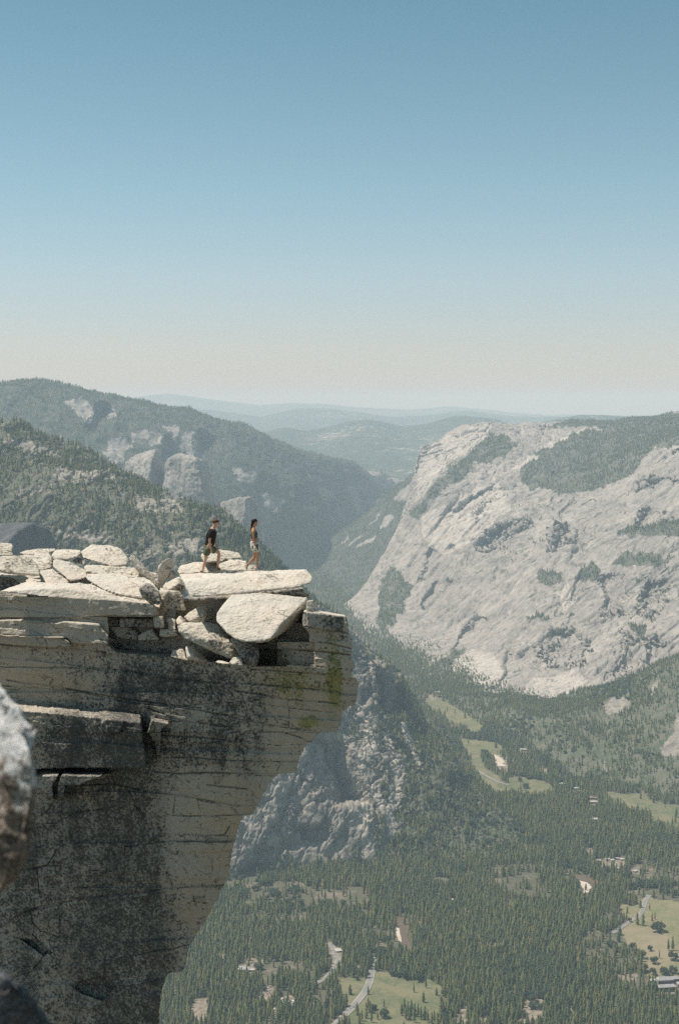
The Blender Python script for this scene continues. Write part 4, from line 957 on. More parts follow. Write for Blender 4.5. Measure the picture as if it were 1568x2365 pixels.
R_('rock', 'boxy block with striped grey face left of the long slab', zip_(k3([(-90,800),(210,825),(265,900),(305,1115),(0,1085),(-60,1000),(30,830)]), [.3,.3,.2,0,0,.0,.0]), 45.0, 1.0, ROCK_SPOT, rough=.03, smooth=1)
R_('rock', 'pointed pyramid rock with one shaded side between the upright stone and the long slab', zip_(k3([(-10,740),(100,650),(220,600),(285,740),(255,870),(35,805),(190,720)]), [.6,.9,.9,.5,.3,.0,.1]), 46.0, .9, ROCK_SPOT, rough=.03, smooth=1)
R_('rock', 'smooth egg-shaped stone standing upright against the forest', zip_(k2([(1135,620),(1150,530),(1210,455),(1300,408),(1350,430),(1362,480),(1340,590),(1290,690),(1215,800),(1170,840),(1130,740)]), [0,0,0,.1,.2,.2,.2,.2,.1,0,0]), 47.2, .32, ROCK_CLEAN, rough=.03, cat='boulder', smooth=4)
R_('rock', 'thin leaning flake propped diagonally left of the upright stone', zip_(k2([(735,410),(765,365),(830,400),(1000,590),(1080,690),(1150,800),(1130,850),(1060,780),(1010,690),(905,650),(820,560)]), [.1,.4,.5,.5,.4,.2,0,0,0,0,0]), 46.6, .5, ROCK_SPOT, rough=.028, cat='rock slab', smooth=1)
R_('boulder', 'large rounded whitish boulder highest on the left of the cliff top', zip_(k2([(40,350),(100,290),(150,275),(215,228),(450,240),(560,265),(640,310),(710,390),(730,450),(700,510),(600,528),(430,518),(260,460),(90,410)]), [.7,1.0,1.1,1.2,1.2,1.1,1.0,.8,.5,.2,0,0,.1,.4]), 47.2, 1.3, ROCK_CLEAN, rough=.04, smooth=2)
R_('flat_rock', 'low layered slab supporting the large rounded boulder', zip_(k2([(100,520),(300,530),(520,535),(820,560),(825,650),(700,660),(300,640),(130,610)]), [1.2,1.4,1.4,1.0,.3,.2,0,.1]), 46.2, 1.6, ROCK_SPOT, rough=.06, cat='rock slab', smooth=1)
R_('flat_rock', 'broad flat slab with a round dimple on its sunlit top', zip_(k2([(130,680),(180,640),(640,640),(960,690),(1075,770),(1110,860),(1160,900),(1165,1050),(1040,1040),(905,970),(560,920),(370,855),(160,720)]), [1.4,2.2,2.4,2.0,1.3,.9,.6,.3,.2,0,0,.2,1.0]), 44.0, 1.0, ROCK_CLEAN, rough=.035, cat='rock slab', smooth=1, shrink=.97)
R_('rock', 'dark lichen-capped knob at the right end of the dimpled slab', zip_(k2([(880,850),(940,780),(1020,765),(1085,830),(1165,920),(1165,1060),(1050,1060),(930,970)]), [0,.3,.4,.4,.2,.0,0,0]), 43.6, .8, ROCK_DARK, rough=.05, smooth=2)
R_('rock', 'tongue-shaped pale slab end pointing to the lower right behind the mottled lump', zip_(k1([(885,520),(1000,500),(1130,530),(1440,700),(1460,790),(1410,840),(1190,885),(1160,860),(890,640)]), [1.4,1.7,1.7,.9,.5,.3,0,0,.8]), 44.2, .45, ROCK_CLEAN, rough=.03, cat='rock slab', smooth=1)
R_('rock', 'mottled low lump lying in front of the tongue-shaped slab', zip_(k2([(-250,850),(-100,790),(30,770),(200,800),(330,880),(355,950),(180,968),(0,945),(-180,905)]), [.5,.9,1.0,.9,.4,.1,0,0,.2]), 42.6, .8, ROCK_SPOT, rough=.04, smooth=1)
R_('flat_rock', 'sunlit sheet of rock left of the tongue-shaped slab', zip_(k1([(660,700),(880,670),(1060,790),(1180,890),(1060,960),(700,970),(740,910),(680,830)]), [1.4,1.7,1.4,.9,.2,.2,.3,.8]), 42.8, .5, ROCK_CLEAN, rough=.03, cat='rock slab', smooth=1)
R_('flat_rock', 'wide gently sloping pale shelf running behind the two front slabs', zip_([(140,1358),(0,1366),(60,1345),(230,1350),(340,1375),(352,1400),(160,1384)], [.3,.2,1.6,1.5,.9,.2,0]), 41.7, .6, ROCK_CLEAN, rough=.03, cat='rock slab', smooth=1)
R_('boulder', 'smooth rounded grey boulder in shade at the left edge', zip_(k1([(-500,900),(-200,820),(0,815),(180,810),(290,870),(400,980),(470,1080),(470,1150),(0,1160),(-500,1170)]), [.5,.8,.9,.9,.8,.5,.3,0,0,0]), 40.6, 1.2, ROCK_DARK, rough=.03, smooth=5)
R_('boulder', 'large grey speckled overhanging boulder at the left edge with yellow underside', zip_(k1([(-500,600),(-100,600),(70,465),(220,530),(400,460),(520,510),(620,600),(670,700),(670,775),(300,760),(0,690),(-500,670)]), [.5,.5,.8,.7,.9,.9,.7,.4,.1,0,0,0]), 41.2, 1.6, ROCK_SPOT, rough=.05, smooth=2)
R_('rock', 'squared block with flat top at the upper left edge', zip_(k1([(-400,210),(0,232),(190,258),(220,290),(210,380),(0,350),(-400,330)]), [.8,.8,.8,.5,0,0,0]), 44.5, 1.0, ROCK_SPOT, rough=.03, smooth=1)
R_('rock', 'thin speckled layer under the squared block at the upper left', zip_(k1([(-400,340),(30,350),(220,410),(240,450),(60,440),(-400,430)]), [.3,.3,.3,0,0,0]), 44.0, 1.2, ROCK_SPOT, rough=.04, smooth=1)
R_('flat_rock', 'thin dark-edged plank of rock on the skyline left of the large boulder', zip_(k1([(330,405),(430,370),(600,345),(935,335),(930,370),(850,400),(600,430),(420,440)]), [.2,.5,.7,.6,.2,0,0,0]), 46.5, .8, ROCK_SPOT, rough=.03, cat='rock slab', vox=.032, smooth=1)
R_('rock', 'little pale loaf-shaped stone under the thin plank of rock', zip_(k1([(565,460),(590,405),(700,400),(800,405),(860,440),(840,470),(680,478)]), [0,.3,.4,.4,.2,0,0]), 45.8, .6, ROCK_CLEAN, rough=.03, vox=.032, smooth=2)
R_('flat_rock', 'pale slab on the skyline between the thin plank and the large boulder', zip_(k1([(860,450),(930,360),(1100,350),(1340,360),(1360,400),(1290,470),(1100,520),(900,520)]), [.1,.9,1.0,.9,.7,.2,0,0]), 45.6, 1.0, ROCK_CLEAN, rough=.028, cat='rock slab', smooth=1)
R_('rock', 'small broken stone in the gap under the large rounded boulder', zip_(k2([(-60,445),(20,405),(120,450),(115,500),(-30,480)]), [.1,.3,.3,0,0]), 46.4, .5, ROCK_SPOT, rough=.03, vox=.032, smooth=1)
R_('flat_rock', 'cracked stepped rock sheet in the middle of the left cliff top', zip_(k1([(400,450),(860,480),(880,650),(770,680),(640,700),(560,640),(400,560)]), [1.2,1.3,.6,.1,0,.1,.7]), 44.0, .8, ROCK_CLEAN, rough=.07, cat='rock slab', smooth=1)
R_('rock', 'pale outcrop filling the gap under the thin leaning flake', zip_(k2([(760,560),(900,600),(1130,640),(1150,850),(1000,800),(800,680)]), [.4,.5,.4,0,0,.0]), 47.0, 1.2, ROCK_CLEAN, rough=.04, smooth=1)
R_('boulder', 'domed pale boulder behind the male hiker', zip_(k3([(540,290),(560,250),(620,235),(820,195),(1000,210),(1130,245),(1165,310),(1000,340),(820,370),(640,385),(580,360)]), [.4,.6,.8,.9,.9,.8,.5,.2,0,0,.1]), 49.3, 1.0, ROCK_SPOT, rough=.05, smooth=3)
R_('flat_rock', 'stack of thin rock layers between the two hikers', zip_(k3([(900,370),(1000,340),(1150,345),(1230,380),(1240,520),(1000,525),(850,510),(800,420)]), [.5,.7,.7,.5,0,0,0,.2]), 48.9, 1.2, ROCK_CLEAN, rough=.09, cat='rock slab', smooth=1)
R_('flat_rock', 'pale block behind the male hiker at the left end of the long slab', zip_(k3([(170,545),(215,440),(420,392),(760,375),(800,420),(840,520),(520,545),(230,560)]), [0,.6,.9,.9,.7,.2,0,0]), 48.5, 1.1, ROCK_CLEAN, rough=.032, cat='rock slab', smooth=1)
R_('rock', 'small rough stone just behind the woman\'s feet', zip_(k3([(1240,500),(1270,420),(1370,430),(1400,460),(1380,515),(1250,520)]), [0,.2,.3,.2,0,0]), 48.3, .5, ROCK_SPOT, rough=.03, vox=.032, smooth=1)
R_('rock', 'small pinkish stone in the notch right of the upright stone', zip_(k2([(1320,620),(1355,590),(1410,640),(1370,680),(1300,700)]), [0,.2,.2,0,0]), 47.6, .4, ROCK_CLEAN, rough=.03, vox=.032, smooth=1)
R_('backing_rock', 'added dark backing rock for the shade in the hollow under the long slab', [(410,1385,0),(560,1380,0),(700,1358,.2),(712,1420,.1),(640,1445,0),(400,1450,0)], 48.9, 1.5, ROCK_DARK, kind='structure')  # added backing, coloured dark to stand for the hollow's shade
# blocks in the shadowed seam under the front slabs
R_('rock', 'pale-faced lichen-spotted cube at the right end of the shadowed seam', zip_(k2([(1080,1240),(1210,1235),(1222,1385),(1090,1390)]), [.1,.1,0,0]), 43.6, .8, ROCK_SPOT, rough=.03, vox=.032, smooth=1)
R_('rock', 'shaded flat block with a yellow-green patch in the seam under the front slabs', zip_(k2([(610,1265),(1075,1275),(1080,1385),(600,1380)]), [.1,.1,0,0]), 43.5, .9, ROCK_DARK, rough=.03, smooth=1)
R_('rock', 'shaded plain block left of the yellow-green patched block', zip_(k2([(330,1250),(590,1262),(590,1375),(470,1380),(340,1330)]), [.1,.1,0,0,0]), 43.4, .9, ROCK_SPOT, rough=.03, smooth=1)
R_('rock', 'grey shaded wedge low in the seam above the dark ledge', zip_(k2([(480,1385),(760,1390),(870,1480),(840,1560),(560,1530)]), [.1,.1,.1,0,0]), 43.7, .9, ROCK_SPOT, rough=.04, smooth=1)
R_('rock', 'shaded triangular-topped stone right of the grey wedge', zip_(k2([(870,1500),(1050,1400),(1130,1500),(1160,1568),(860,1568)]), [.1,.2,.2,0,0]), 43.9, .8, ROCK_SPOT, rough=.03, smooth=1)
R_('rock', 'brownish shaded stone under the squarish sunlit stone', zip_(k4([(0,485),(230,485),(250,560),(130,580),(0,570)]), [.1,.1,.1,0,0]), 44.1, .8, ROCK_SPOT, rough=.04, smooth=1)

# rock towers far down the valley and a dark dome on the ridge
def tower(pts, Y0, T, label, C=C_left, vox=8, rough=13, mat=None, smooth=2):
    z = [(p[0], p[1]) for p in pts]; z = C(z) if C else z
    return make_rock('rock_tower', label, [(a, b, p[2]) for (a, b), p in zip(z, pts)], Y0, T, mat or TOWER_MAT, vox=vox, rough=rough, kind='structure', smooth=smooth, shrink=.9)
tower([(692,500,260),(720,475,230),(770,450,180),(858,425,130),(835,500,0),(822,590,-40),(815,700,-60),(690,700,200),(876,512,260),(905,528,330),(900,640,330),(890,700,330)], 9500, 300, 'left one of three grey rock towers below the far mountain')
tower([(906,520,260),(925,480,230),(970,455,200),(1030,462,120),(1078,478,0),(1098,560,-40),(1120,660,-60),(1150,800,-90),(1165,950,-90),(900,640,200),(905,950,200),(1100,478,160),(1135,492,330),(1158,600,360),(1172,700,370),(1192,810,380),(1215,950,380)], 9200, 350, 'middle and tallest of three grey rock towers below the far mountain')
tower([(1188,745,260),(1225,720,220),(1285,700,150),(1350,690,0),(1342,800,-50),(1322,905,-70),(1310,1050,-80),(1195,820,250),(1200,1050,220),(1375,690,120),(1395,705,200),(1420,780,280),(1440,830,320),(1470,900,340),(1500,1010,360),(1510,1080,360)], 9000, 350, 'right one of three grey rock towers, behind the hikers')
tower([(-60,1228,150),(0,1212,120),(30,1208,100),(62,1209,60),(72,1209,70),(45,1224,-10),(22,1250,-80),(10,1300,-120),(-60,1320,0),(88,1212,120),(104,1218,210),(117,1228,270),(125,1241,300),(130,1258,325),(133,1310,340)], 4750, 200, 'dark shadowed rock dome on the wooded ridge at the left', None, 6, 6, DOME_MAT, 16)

# the two out-of-focus boulders right beside the camera
R_('boulder', 'blurred sunlit boulder very close at the left edge, white above and dark brown below', [(-90,1540,.5),(0,1566,.3),(22,1600,.2),(50,1640,.1),(74,1682,0),(78,1722,0),(68,1770,0),(70,1830,0),(76,1870,0),(76,1930,0),(68,1985,.1),(42,2035,.1),(-20,2085,.1),(-90,2100,.2)], 4.2, .5, ROCK_NEAR, vox=.010, rough=.014, smooth=3, lump=.05)
R_('boulder', 'blurred dark blue-grey boulder in shade in the bottom left corner', [(-90,2215,.1),(0,2232,.1),(35,2262,0),(75,2300,0),(100,2335,0),(125,2375,0),(150,2420,0),(-90,2430,0)], 4.6, .5, ROCK_NEAR_SHADE, vox=.012, rough=.012, smooth=5, lump=.03)

# ------------------------------------------------------------------ the two hikers
def plain(name, c, rough=0.8, nz=0.25, sc=30):
    t = NT(name); v = t.noise(t.opos(), sc, 4, 0.6)
    return t.done(t.mix(t.ramp(v, [(0.35, 0.0), (0.65, 1.0)]), c, tuple(x * (1 - nz) for x in c)), t.bump(v, 0.01, 0.4), rough)
SKIN_M = plain('man_skin', (0.62, 0.36, 0.24), 0.6, 0.1, 8); SKIN_W = plain('woman_skin', (0.50, 0.27, 0.16), 0.6, 0.1, 8)
SHIRT = plain('black_cotton', (0.030, 0.022, 0.022)); SHORTS = plain('olive_cotton', (0.13, 0.14, 0.085)); BOOT = plain('tan_boots', (0.26, 0.18, 0.12))
HAIR_M = plain('auburn_hair', (0.16, 0.065, 0.03), 0.6, 0.5, 60); HAIR_W = plain('black_hair', (0.02, 0.014, 0.012), 0.5, 0.5, 60); SOCK = plain('dark_socks', (0.03, 0.03, 0.035))
TOPW = plain('grey_top', (0.10, 0.11, 0.11)); SHOEW = plain('pale_shoes', (0.5, 0.42, 0.33)); EYE = plain('eye_dark', (0.02, 0.015, 0.012), 0.3)
pt = NT('patterned_shorts'); pn = pt.noise(pt.opos(), 9, 2, 0.5, 0.6)
PATT = pt.done(pt.mix(pt.ramp(pn, [(0.56, 0.0), (0.58, 1.0)]), (0.62, 0.60, 0.48), (0.03, 0.03, 0.03)), None, 0.9)
ROPE = plain('black_strap', (0.015, 0.015, 0.015))

def skin_mesh(name, chains, mat, parent, sub=2):
    """chains share points by name: [(name, (x, y, z), (rx, ry)), ...]; grown with a Skin modifier and applied"""
    ids = {}; V = []; Rr = []; Ed = []
    for ch in chains:
        prev = None
        for item in ch:
            if isinstance(item, str): k = ids[item]
            else:
                k = len(V); ids[item[0]] = k; V.append(item[1]); r = item[2]; Rr.append(r if isinstance(r, tuple) else (r, r))
            if prev is not None: Ed.append((prev, k))
            prev = k
    me = bpy.data.meshes.new(name); me.from_pydata(V, Ed, [])
    o = bpy.data.objects.new(name, me); COL.objects.link(o)
    sk = o.modifiers.new('skin', 'SKIN'); sk.use_smooth_shade = True
    for i, r in enumerate(Rr): me.skin_vertices[0].data[i].radius = r
    me.skin_vertices[0].data[0].use_root = True
    sb = o.modifiers.new('sub', 'SUBSURF'); sb.levels = sub; sb.render_levels = sub
    dg = bpy.context.evaluated_depsgraph_get()
    m2 = bpy.data.meshes.new_from_object(o.evaluated_get(dg)); o.modifiers.clear(); o.data = m2; bpy.data.meshes.remove(me); m2.name = name
    m2.materials.clear(); m2.materials.append(mat)
    m2.polygons.foreach_set('use_smooth', np.ones(len(m2.polygons), bool))
    if parent: o.parent = parent
    return o

def ball(name, c, r, mat, parent, seed=0, rough=0.0, cut=None):
    bm = bmesh.new(); bmesh.ops.create_uvsphere(bm, u_segments=24, v_segments=16, radius=1)
    for v in list(bm.verts):
        p = v.co.copy(); d = 1 + rough * mnoise.noise(p * 4 + Vector((seed, 0, 0)))
        v.co = Vector((c[0] + p.x * r[0] * d, c[1] + p.y * r[1] * d, c[2] + p.z * r[2] * d))
    if cut: bmesh.ops.delete(bm, geom=[v for v in bm.verts if cut(v.co)], context='VERTS')
    me = bpy.data.meshes.new(name); bm.to_mesh(me); bm.free(); me.materials.append(mat)
    me.polygons.foreach_set('use_smooth', np.ones(len(me.polygons), bool))
    o = bpy.data.objects.new(name, me); COL.objects.link(o); o.parent = parent
    return o

def boot(name, heel, toe, mat, parent, h=0.11):
    x0, y0, z0 = heel; x1, y1, z1 = toe
    L = lambda f, dz=0: (x0 + (x1 - x0) * f, y0 + (y1 - y0) * f, z0 + (z1 - z0) * f + dz)
    return skin_mesh(name, [[('an', L(0.22, h + 0.03), (0.048, 0.05)), ('h', L(0.2, 0.05), (0.052, 0.05)), ('b', L(0.6, 0.04), (0.05, 0.038)), ('t', L(0.95, 0.032), (0.042, 0.03))], [('hb', L(0.0, 0.045), (0.035, 0.04)), 'h']], mat, parent)

def hand(pfx, w, down, fwd, side, s=1.0):
    """palm and five fingers hanging from wrist point w; returns chains"""
    w = Vector(w); down = Vector(down).normalized(); fwd = Vector(fwd).normalized(); sd = Vector(side).normalized()
    T_ = lambda v: tuple(v)
    palm = w + down * 0.045 * s; kn = w + down * 0.085 * s
    ch = [[pfx + 'w', (pfx + 'p', T_(palm), (0.030 * s, 0.018 * s)), (pfx + 'k', T_(kn), (0.034 * s, 0.014 * s))]]
    for i, (off, ln) in enumerate(((0.030, .068), (0.010, .078), (-0.010, .072), (-0.028, .055))):
        b = kn + fwd * off * s
        m1 = b + down * ln * 0.55 * s + fwd * 0.006; m2 = m1 + (down * 0.8 + sd * 0.6) * ln * 0.45 * s
        ch.append([pfx + 'k', (pfx + 'f%d' % i, T_(b + down * 0.012), 0.0095 * s), (pfx + 'g%d' % i, T_(m1), 0.0085 * s), (pfx + 'e%d' % i, T_(m2), 0.0075 * s)])
    tb = w + down * 0.03 * s + fwd * 0.030 * s
    ch.append([pfx + 'p', (pfx + 't0', T_(tb), 0.012 * s), (pfx + 't1', T_(tb + (down * .8 + fwd * .6) * 0.035 * s), 0.010 * s), (pfx + 't2', T_(tb + (down * .95 + fwd * .3) * 0.065 * s), 0.0085 * s)])
    return ch

PYD = 47.85
MS = 0.10944 / FPX * PYD       # metres per traced unit at the hikers' distance
def person_root(px, py, label):
    u = 448.8 + px * 0.10944; v = 1174.7 + py * 0.10944
    p = P3(u, v, PYD); o = bpy.data.objects.new('person', None); COL.objects.link(o); o.location = p; o.empty_display_size = 0.2
    tag(o, label, 'person'); return o
def mk(cx, cy):
    return lambda x, y, d=0.0: ((x - cx) * MS, d, (cy - y) * MS)

# man: leaning forward, rear leg straight, front knee bent, facing right
man = person_root(350, 1395, 'man in a black t-shirt and olive shorts striding along the slab edge')
q = mk(350, 1395)
body = [[('pel', q(315, 790), (0.13, 0.15)), ('bel', q(345, 680), (0.115, 0.14)), ('che', q(365, 550), (0.13, 0.165)), ('sh', q(385, 450), (0.10, 0.15)), ('ne', q(405, 405), (0.062, 0.062)), ('n2', q(430, 375), (0.056, 0.056)), ('hd', q(462, 330), (0.085, 0.075)), ('h2', q(470, 280), (0.105, 0.082)), ('h3', q(478, 240), (0.07, 0.06))],
        ['hd', ('ch', q(490, 375), (0.035, 0.03))], ['h2', ('ns', q(533, 315), (0.014, 0.013))],
        ['h2', ('er', q(452, 305, -0.083), (0.018, 0.01))], ['h2', ('el', q(452, 305, 0.083), (0.018, 0.01))],
        ['pel', ('hr', q(292, 830, -.09), 0.105), ('kr0', q(262, 980, -.10), 0.07), ('kr', q(248, 1060, -.10), 0.056), ('cr', q(222, 1140, -.10), 0.058), ('ar', q(185, 1300, -.10), 0.036), ('fr', q(180, 1355, -.10), 0.035)],
        ['pel', ('hl', q(370, 830, .09), 0.105), ('kl0', q(470, 900, .10), 0.078), ('kl', q(530, 945, .10), 0.06), ('cl', q(512, 1050, .10), 0.060), ('al', q(497, 1210, .10), 0.037), ('fl', q(500, 1270, .10), 0.035)],
        ['sh', ('sr', q(368, 475, -.19), 0.062), ('er1', q(345, 640, -.24), 0.043), ('er2', q(350, 720, -.23), 0.040), ('Rw', q(366, 815, -.22), 0.027)] ,
        ['sh', ('sl', q(395, 475, .19), 0.062), ('el1', q(420, 640, .23), 0.043), ('Lw', q(470, 790, .21), 0.027)]]
body += hand('R', q(366, 815, -.22), (0.12, 0, -1), (1, 0, 0.1), (0, 0.4, 0)) + hand('L', q(470, 790, .21), (0.3, 0, -1), (1, 0, 0.2), (0, -0.4, 0))
b_ = skin_mesh('body', body, SKIN_M, man)
skin_mesh('t_shirt', [[('p0', q(300, 800), (0.15, 0.17)), ('pel', q(322, 745), (0.152, 0.18)), ('bel', q(346, 670), (0.148, 0.178)), ('che', q(366, 560), (0.165, 0.20)), ('sh', q(384, 455), (0.13, 0.18)), ('ne', q(402, 405), (0.085, 0.09))],
    ['sh', ('sr', q(366, 475, -.19), 0.092), ('er1', q(350, 560, -.23), 0.088), ('er9', q(346, 600, -.235), 0.08)], ['sh', ('sl', q(397, 475, .19), 0.092), ('el1', q(410, 560, .22), 0.088), ('el9', q(415, 600, .225), 0.08)]], SHIRT, man)
skin_mesh('shorts', [[('p9', q(322, 735), (0.15, 0.17)), ('pel', q(312, 780), (0.172, 0.19)), ('pl', q(318, 820), (0.165, 0.18))], ['pl', ('hr', q(288, 870, -.10), 0.135), ('kr', q(270, 940, -.11), 0.125), ('kr9', q(262, 985, -.11), 0.11)], ['pl', ('hl', q(385, 860, .10), 0.135), ('kl', q(435, 895, .11), 0.125), ('kl9', q(462, 915, .11), 0.11)]], SHORTS, man)
ball('hair', (q(462, 262)[0], 0, q(462, 262)[2]), (0.112, 0.094, 0.088), HAIR_M, man, 3, 0.12, lambda c: c.z < q(0, 290)[2] and c.x > q(470, 0)[0])
for s in (-1, 1): ball('eye', q(518, 300, s * 0.035), (0.012, 0.012, 0.01), EYE, man)
boot('boot', q(135, 1388, -.10), q(250, 1376, -.10), BOOT, man, .12); boot('boot', q(462, 1318, .10), q(570, 1314, .10), BOOT, man, .12)
for (x, y, d) in ((181, 1325, -.1), (498, 1235, .1)): skin_mesh('sock', [[('a', q(x, y, d), 0.044), ('b', q(x - 2, y + 40, d), 0.046)]], SOCK, man)

# woman: upright, trailing left leg bent behind, both arms down in front
wom = person_root(1300, 1310, 'woman in a sleeveless top and black-and-cream shorts walking ahead along the slab')
q = mk(1300, 1310)
body = [[('pel', q(1285, 780), (0.125, 0.15)), ('bel', q(1268, 660), (0.085, 0.115)), ('che', q(1262, 530), (0.115, 0.135)), ('sh', q(1255, 440), (0.085, 0.12)), ('ne', q(1256, 395), (0.052, 0.05)), ('n2', q(1265, 360), (0.048, 0.047)), ('hd', q(1290, 320), (0.08, 0.066)), ('h2', q(1288, 270), (0.098, 0.076)), ('h3', q(1290, 235), (0.065, 0.055))],
        ['hd', ('ch', q(1318, 355), (0.028, 0.026))], ['h2', ('ns', q(1352, 300), (0.012, 0.011))],
        ['h2', ('er', q(1280, 295, -0.076), (0.015, 0.009))], ['h2', ('el', q(1280, 295, 0.076), (0.015, 0.009))],
        ['pel', ('hr', q(1300, 840, -.08), 0.098), ('kr0', q(1325, 950, -.08), 0.074), ('kr', q(1328, 1040, -.07), 0.053), ('cr', q(1322, 1110, -.07), 0.054), ('ar', q(1328, 1230, -.07), 0.034), ('fr', q(1325, 1275, -.07), 0.033)],
        ['pel', ('hl', q(1285, 840, .08), 0.098), ('kl0', q(1285, 950, .08), 0.072), ('kl', q(1275, 1020, .08), 0.054), ('cl', q(1215, 1090, .08), 0.054), ('al', q(1130, 1180, .08), 0.034), ('fl', q(1105, 1215, .08), 0.033)],
        ['sh', ('sr', q(1258, 455, -.16), 0.050), ('er1', q(1262, 600, -.19), 0.036), ('er2', q(1275, 690, -.19), 0.033), ('Rw', q(1312, 800, -.17), 0.022)],
        ['sh', ('sl', q(1262, 455, .16), 0.050), ('el1', q(1280, 600, .19), 0.036), ('Lw', q(1345, 770, .18), 0.022)]]
body += hand('R', q(1312, 800, -.17), (0.25, 0, -1), (1, 0, 0.2), (0, 0.4, 0), .9) + hand('L', q(1345, 770, .18), (0.3, 0, -1), (1, 0, 0.2), (0, -0.4, 0), .9)
skin_mesh('body', body, SKIN_W, wom)
skin_mesh('top', [[('a9', q(1264, 640), (0.10, 0.13)), ('a', q(1264, 600), (0.118, 0.145)), ('b', q(1264, 540), (0.142, 0.160)), ('c', q(1261, 480), (0.12, 0.14)), ('c9', q(1258, 450), (0.09, 0.11))]], TOPW, wom)
skin_mesh('shorts', [[('p9', q(1268, 665), (0.12, 0.14)), ('p0', q(1272, 700), (0.14, 0.165)), ('pel', q(1285, 775), (0.165, 0.19)), ('pl', q(1295, 825), (0.165, 0.18))], ['pl', ('hr', q(1310, 880, -.09), 0.128), ('hr9', q(1314, 915, -.09), 0.115)], ['pl', ('hl', q(1290, 880, .09), 0.128), ('hl9', q(1288, 915, .09), 0.115)]], PATT, wom)
skin_mesh('belt', [[('a', q(1273, 685), (0.155, 0.175)), ('b', q(1276, 712), (0.157, 0.178))]], ROPE, wom)
ball('hair', (q(1272, 262)[0], 0, q(1272, 262)[2]), (0.108, 0.088, 0.10), HAIR_W, wom, 5, 0.06, lambda c: c.z < q(0, 275)[2] and c.x > q(1290, 0)[0])
skin_mesh('ponytail', [[('a', q(1232, 290), 0.045), ('b', q(1222, 350), 0.038), ('c', q(1206, 430), 0.030), ('d', q(1196, 520), 0.014)]], HAIR_W, wom)
for s in (-1, 1): ball('eye', q(1338, 288, s * 0.03), (0.011, 0.011, 0.009), EYE, wom)
boot('shoe', q(1285, 1312, -.07), q(1385, 1312, -.07), SHOEW, wom); boot('shoe', q(1080, 1250, .08), q(1118, 1325, .08), SHOEW, wom, .05)
for (x, y, d, x2, y2) in ((1330, 1220, -.07, 1326, 1255), (1132, 1178, .08, 1112, 1205)): skin_mesh('sock', [[('a', q(x, y, d), 0.040), ('b', q(x2, y2, d), 0.042)]], SOCK, wom)

# ------------------------------------------------------------------ on the valley floor: meadows, river, roads, cars, buildings, lone trees
def flat_mat(name, a, b, c=None, sc=0.02):
    t = NT(name); p = t.pos(); n1 = t.noise(p, sc, 6, 0.6, 0.4); n2 = t.noise(p, sc * 8, 5, 0.7)
    col = t.mix(t.ramp(n1, [(0.38, 0.0), (0.6, 1.0)]), a, b)
    if c: col = t.mix(t.ramp(n2, [(0.5, 0.0), (0.68, 0.6)]), col, c)
    return t.done(col)
MEAD = flat_mat('meadow_grass', (0.10, 0.118, 0.052), (0.185, 0.165, 0.085), (0.25, 0.205, 0.13), 0.016)
DRY = flat_mat('dry_meadow_grass', (0.15, 0.155, 0.065), (0.255, 0.205, 0.125), (0.29, 0.235, 0.16), 0.009)
ASPH = flat_mat('asphalt', (0.20, 0.19, 0.175), (0.25, 0.235, 0.21)); SHOULDER = flat_mat('gravel', (0.26, 0.24, 0.20), (0.33, 0.30, 0.25))
SAND = flat_mat('sand', (0.48, 0.40, 0.31), (0.55, 0.47, 0.38)); DUST = flat_mat('bare_dusty_ground', (0.16, 0.13, 0.095), (0.31, 0.25, 0.19), (0.11, 0.10, 0.07), 0.05)
wm = NT('river_water'); wm.b.inputs['Specular IOR Level'].default_value = 0.5
RIVER = wm.done(wm.mix(wm.noise(wm.pos(), 0.03), (0.10, 0.075, 0.045), (0.17, 0.11, 0.07)), wm.bump(wm.noise(wm.pos(), 0.5), 0.05, 0.3), 0.35)

PATCH_N = [0]
def ground_patch(name, poly, dz, mat, label, jag=7.0, shifts=(0,)):
    """a sheet of small cells covering the ground polygon, with a ragged edge"""
    PS = []
    for k in shifts:
        c_ = [(u, v + k * 3285.0 / float(floorY(v))) for u, v in poly]
        PS.append(F3([q[0] for q in c_], [q[1] for q in c_], 0)[:, :2])
    allp = np.concatenate(PS); lo, hi = allp.min(0) - jag, allp.max(0) + jag
    cs = float(np.clip(np.max(hi - lo) / 110.0, 1.2, 9.0))
    nx, ny = [int(q) + 2 for q in (hi - lo) / cs]
    gx, gy = np.meshgrid(lo[0] + cs * np.arange(nx), lo[1] + cs * np.arange(ny))
    gp = np.stack([gx, gy, 0 * gx], -1)
    gx = gx + 0.3 * cs * vnoise(gp / cs * 1.7, 5); gy = gy + 0.3 * cs * vnoise(gp / cs * 1.7, 6)
    cx, cy_ = cellc(gx), cellc(gy); cp = np.stack([cx, cy_, 0 * cx], -1)
    jx = cx + jag * fbm(cp / 28.0, 4, 7); jy = cy_ + jag * fbm(cp / 28.0, 4, 8)
    m = np.zeros(cx.shape, bool)
    for p in PS: m |= inpoly(jx, jy, p)
    F = gridfaces(ny, nx)[m.ravel()][:, ::-1]
    if not len(F): return None
    PATCH_N[0] += 1
    used, inv = np.unique(F, return_inverse=True)
    V_ = np.stack([gx.ravel(), gy.ravel(), np.full(gx.size, FLOOR + dz + 0.012 * PATCH_N[0])], -1)[used]
    return tag(mesh_np(name, V_, inv.reshape(F.shape), mat, smooth=False), label, kind='structure')
def bm_obj_(name, bm, mat):
    me = bpy.data.meshes.new(name); bm.to_mesh(me); bm.free(); me.materials.append(mat)
    o = bpy.data.objects.new(name, me); COL.objects.link(o); return o
mlab = ['green meadow at the foot of the big wall', 'long green meadow strip beside the spur', 'narrow grassy clearing beyond the spur', 'pale green meadow at the right edge', 'dry tan meadow with lone trees at the right edge', 'green meadow with the curving road at the bottom']
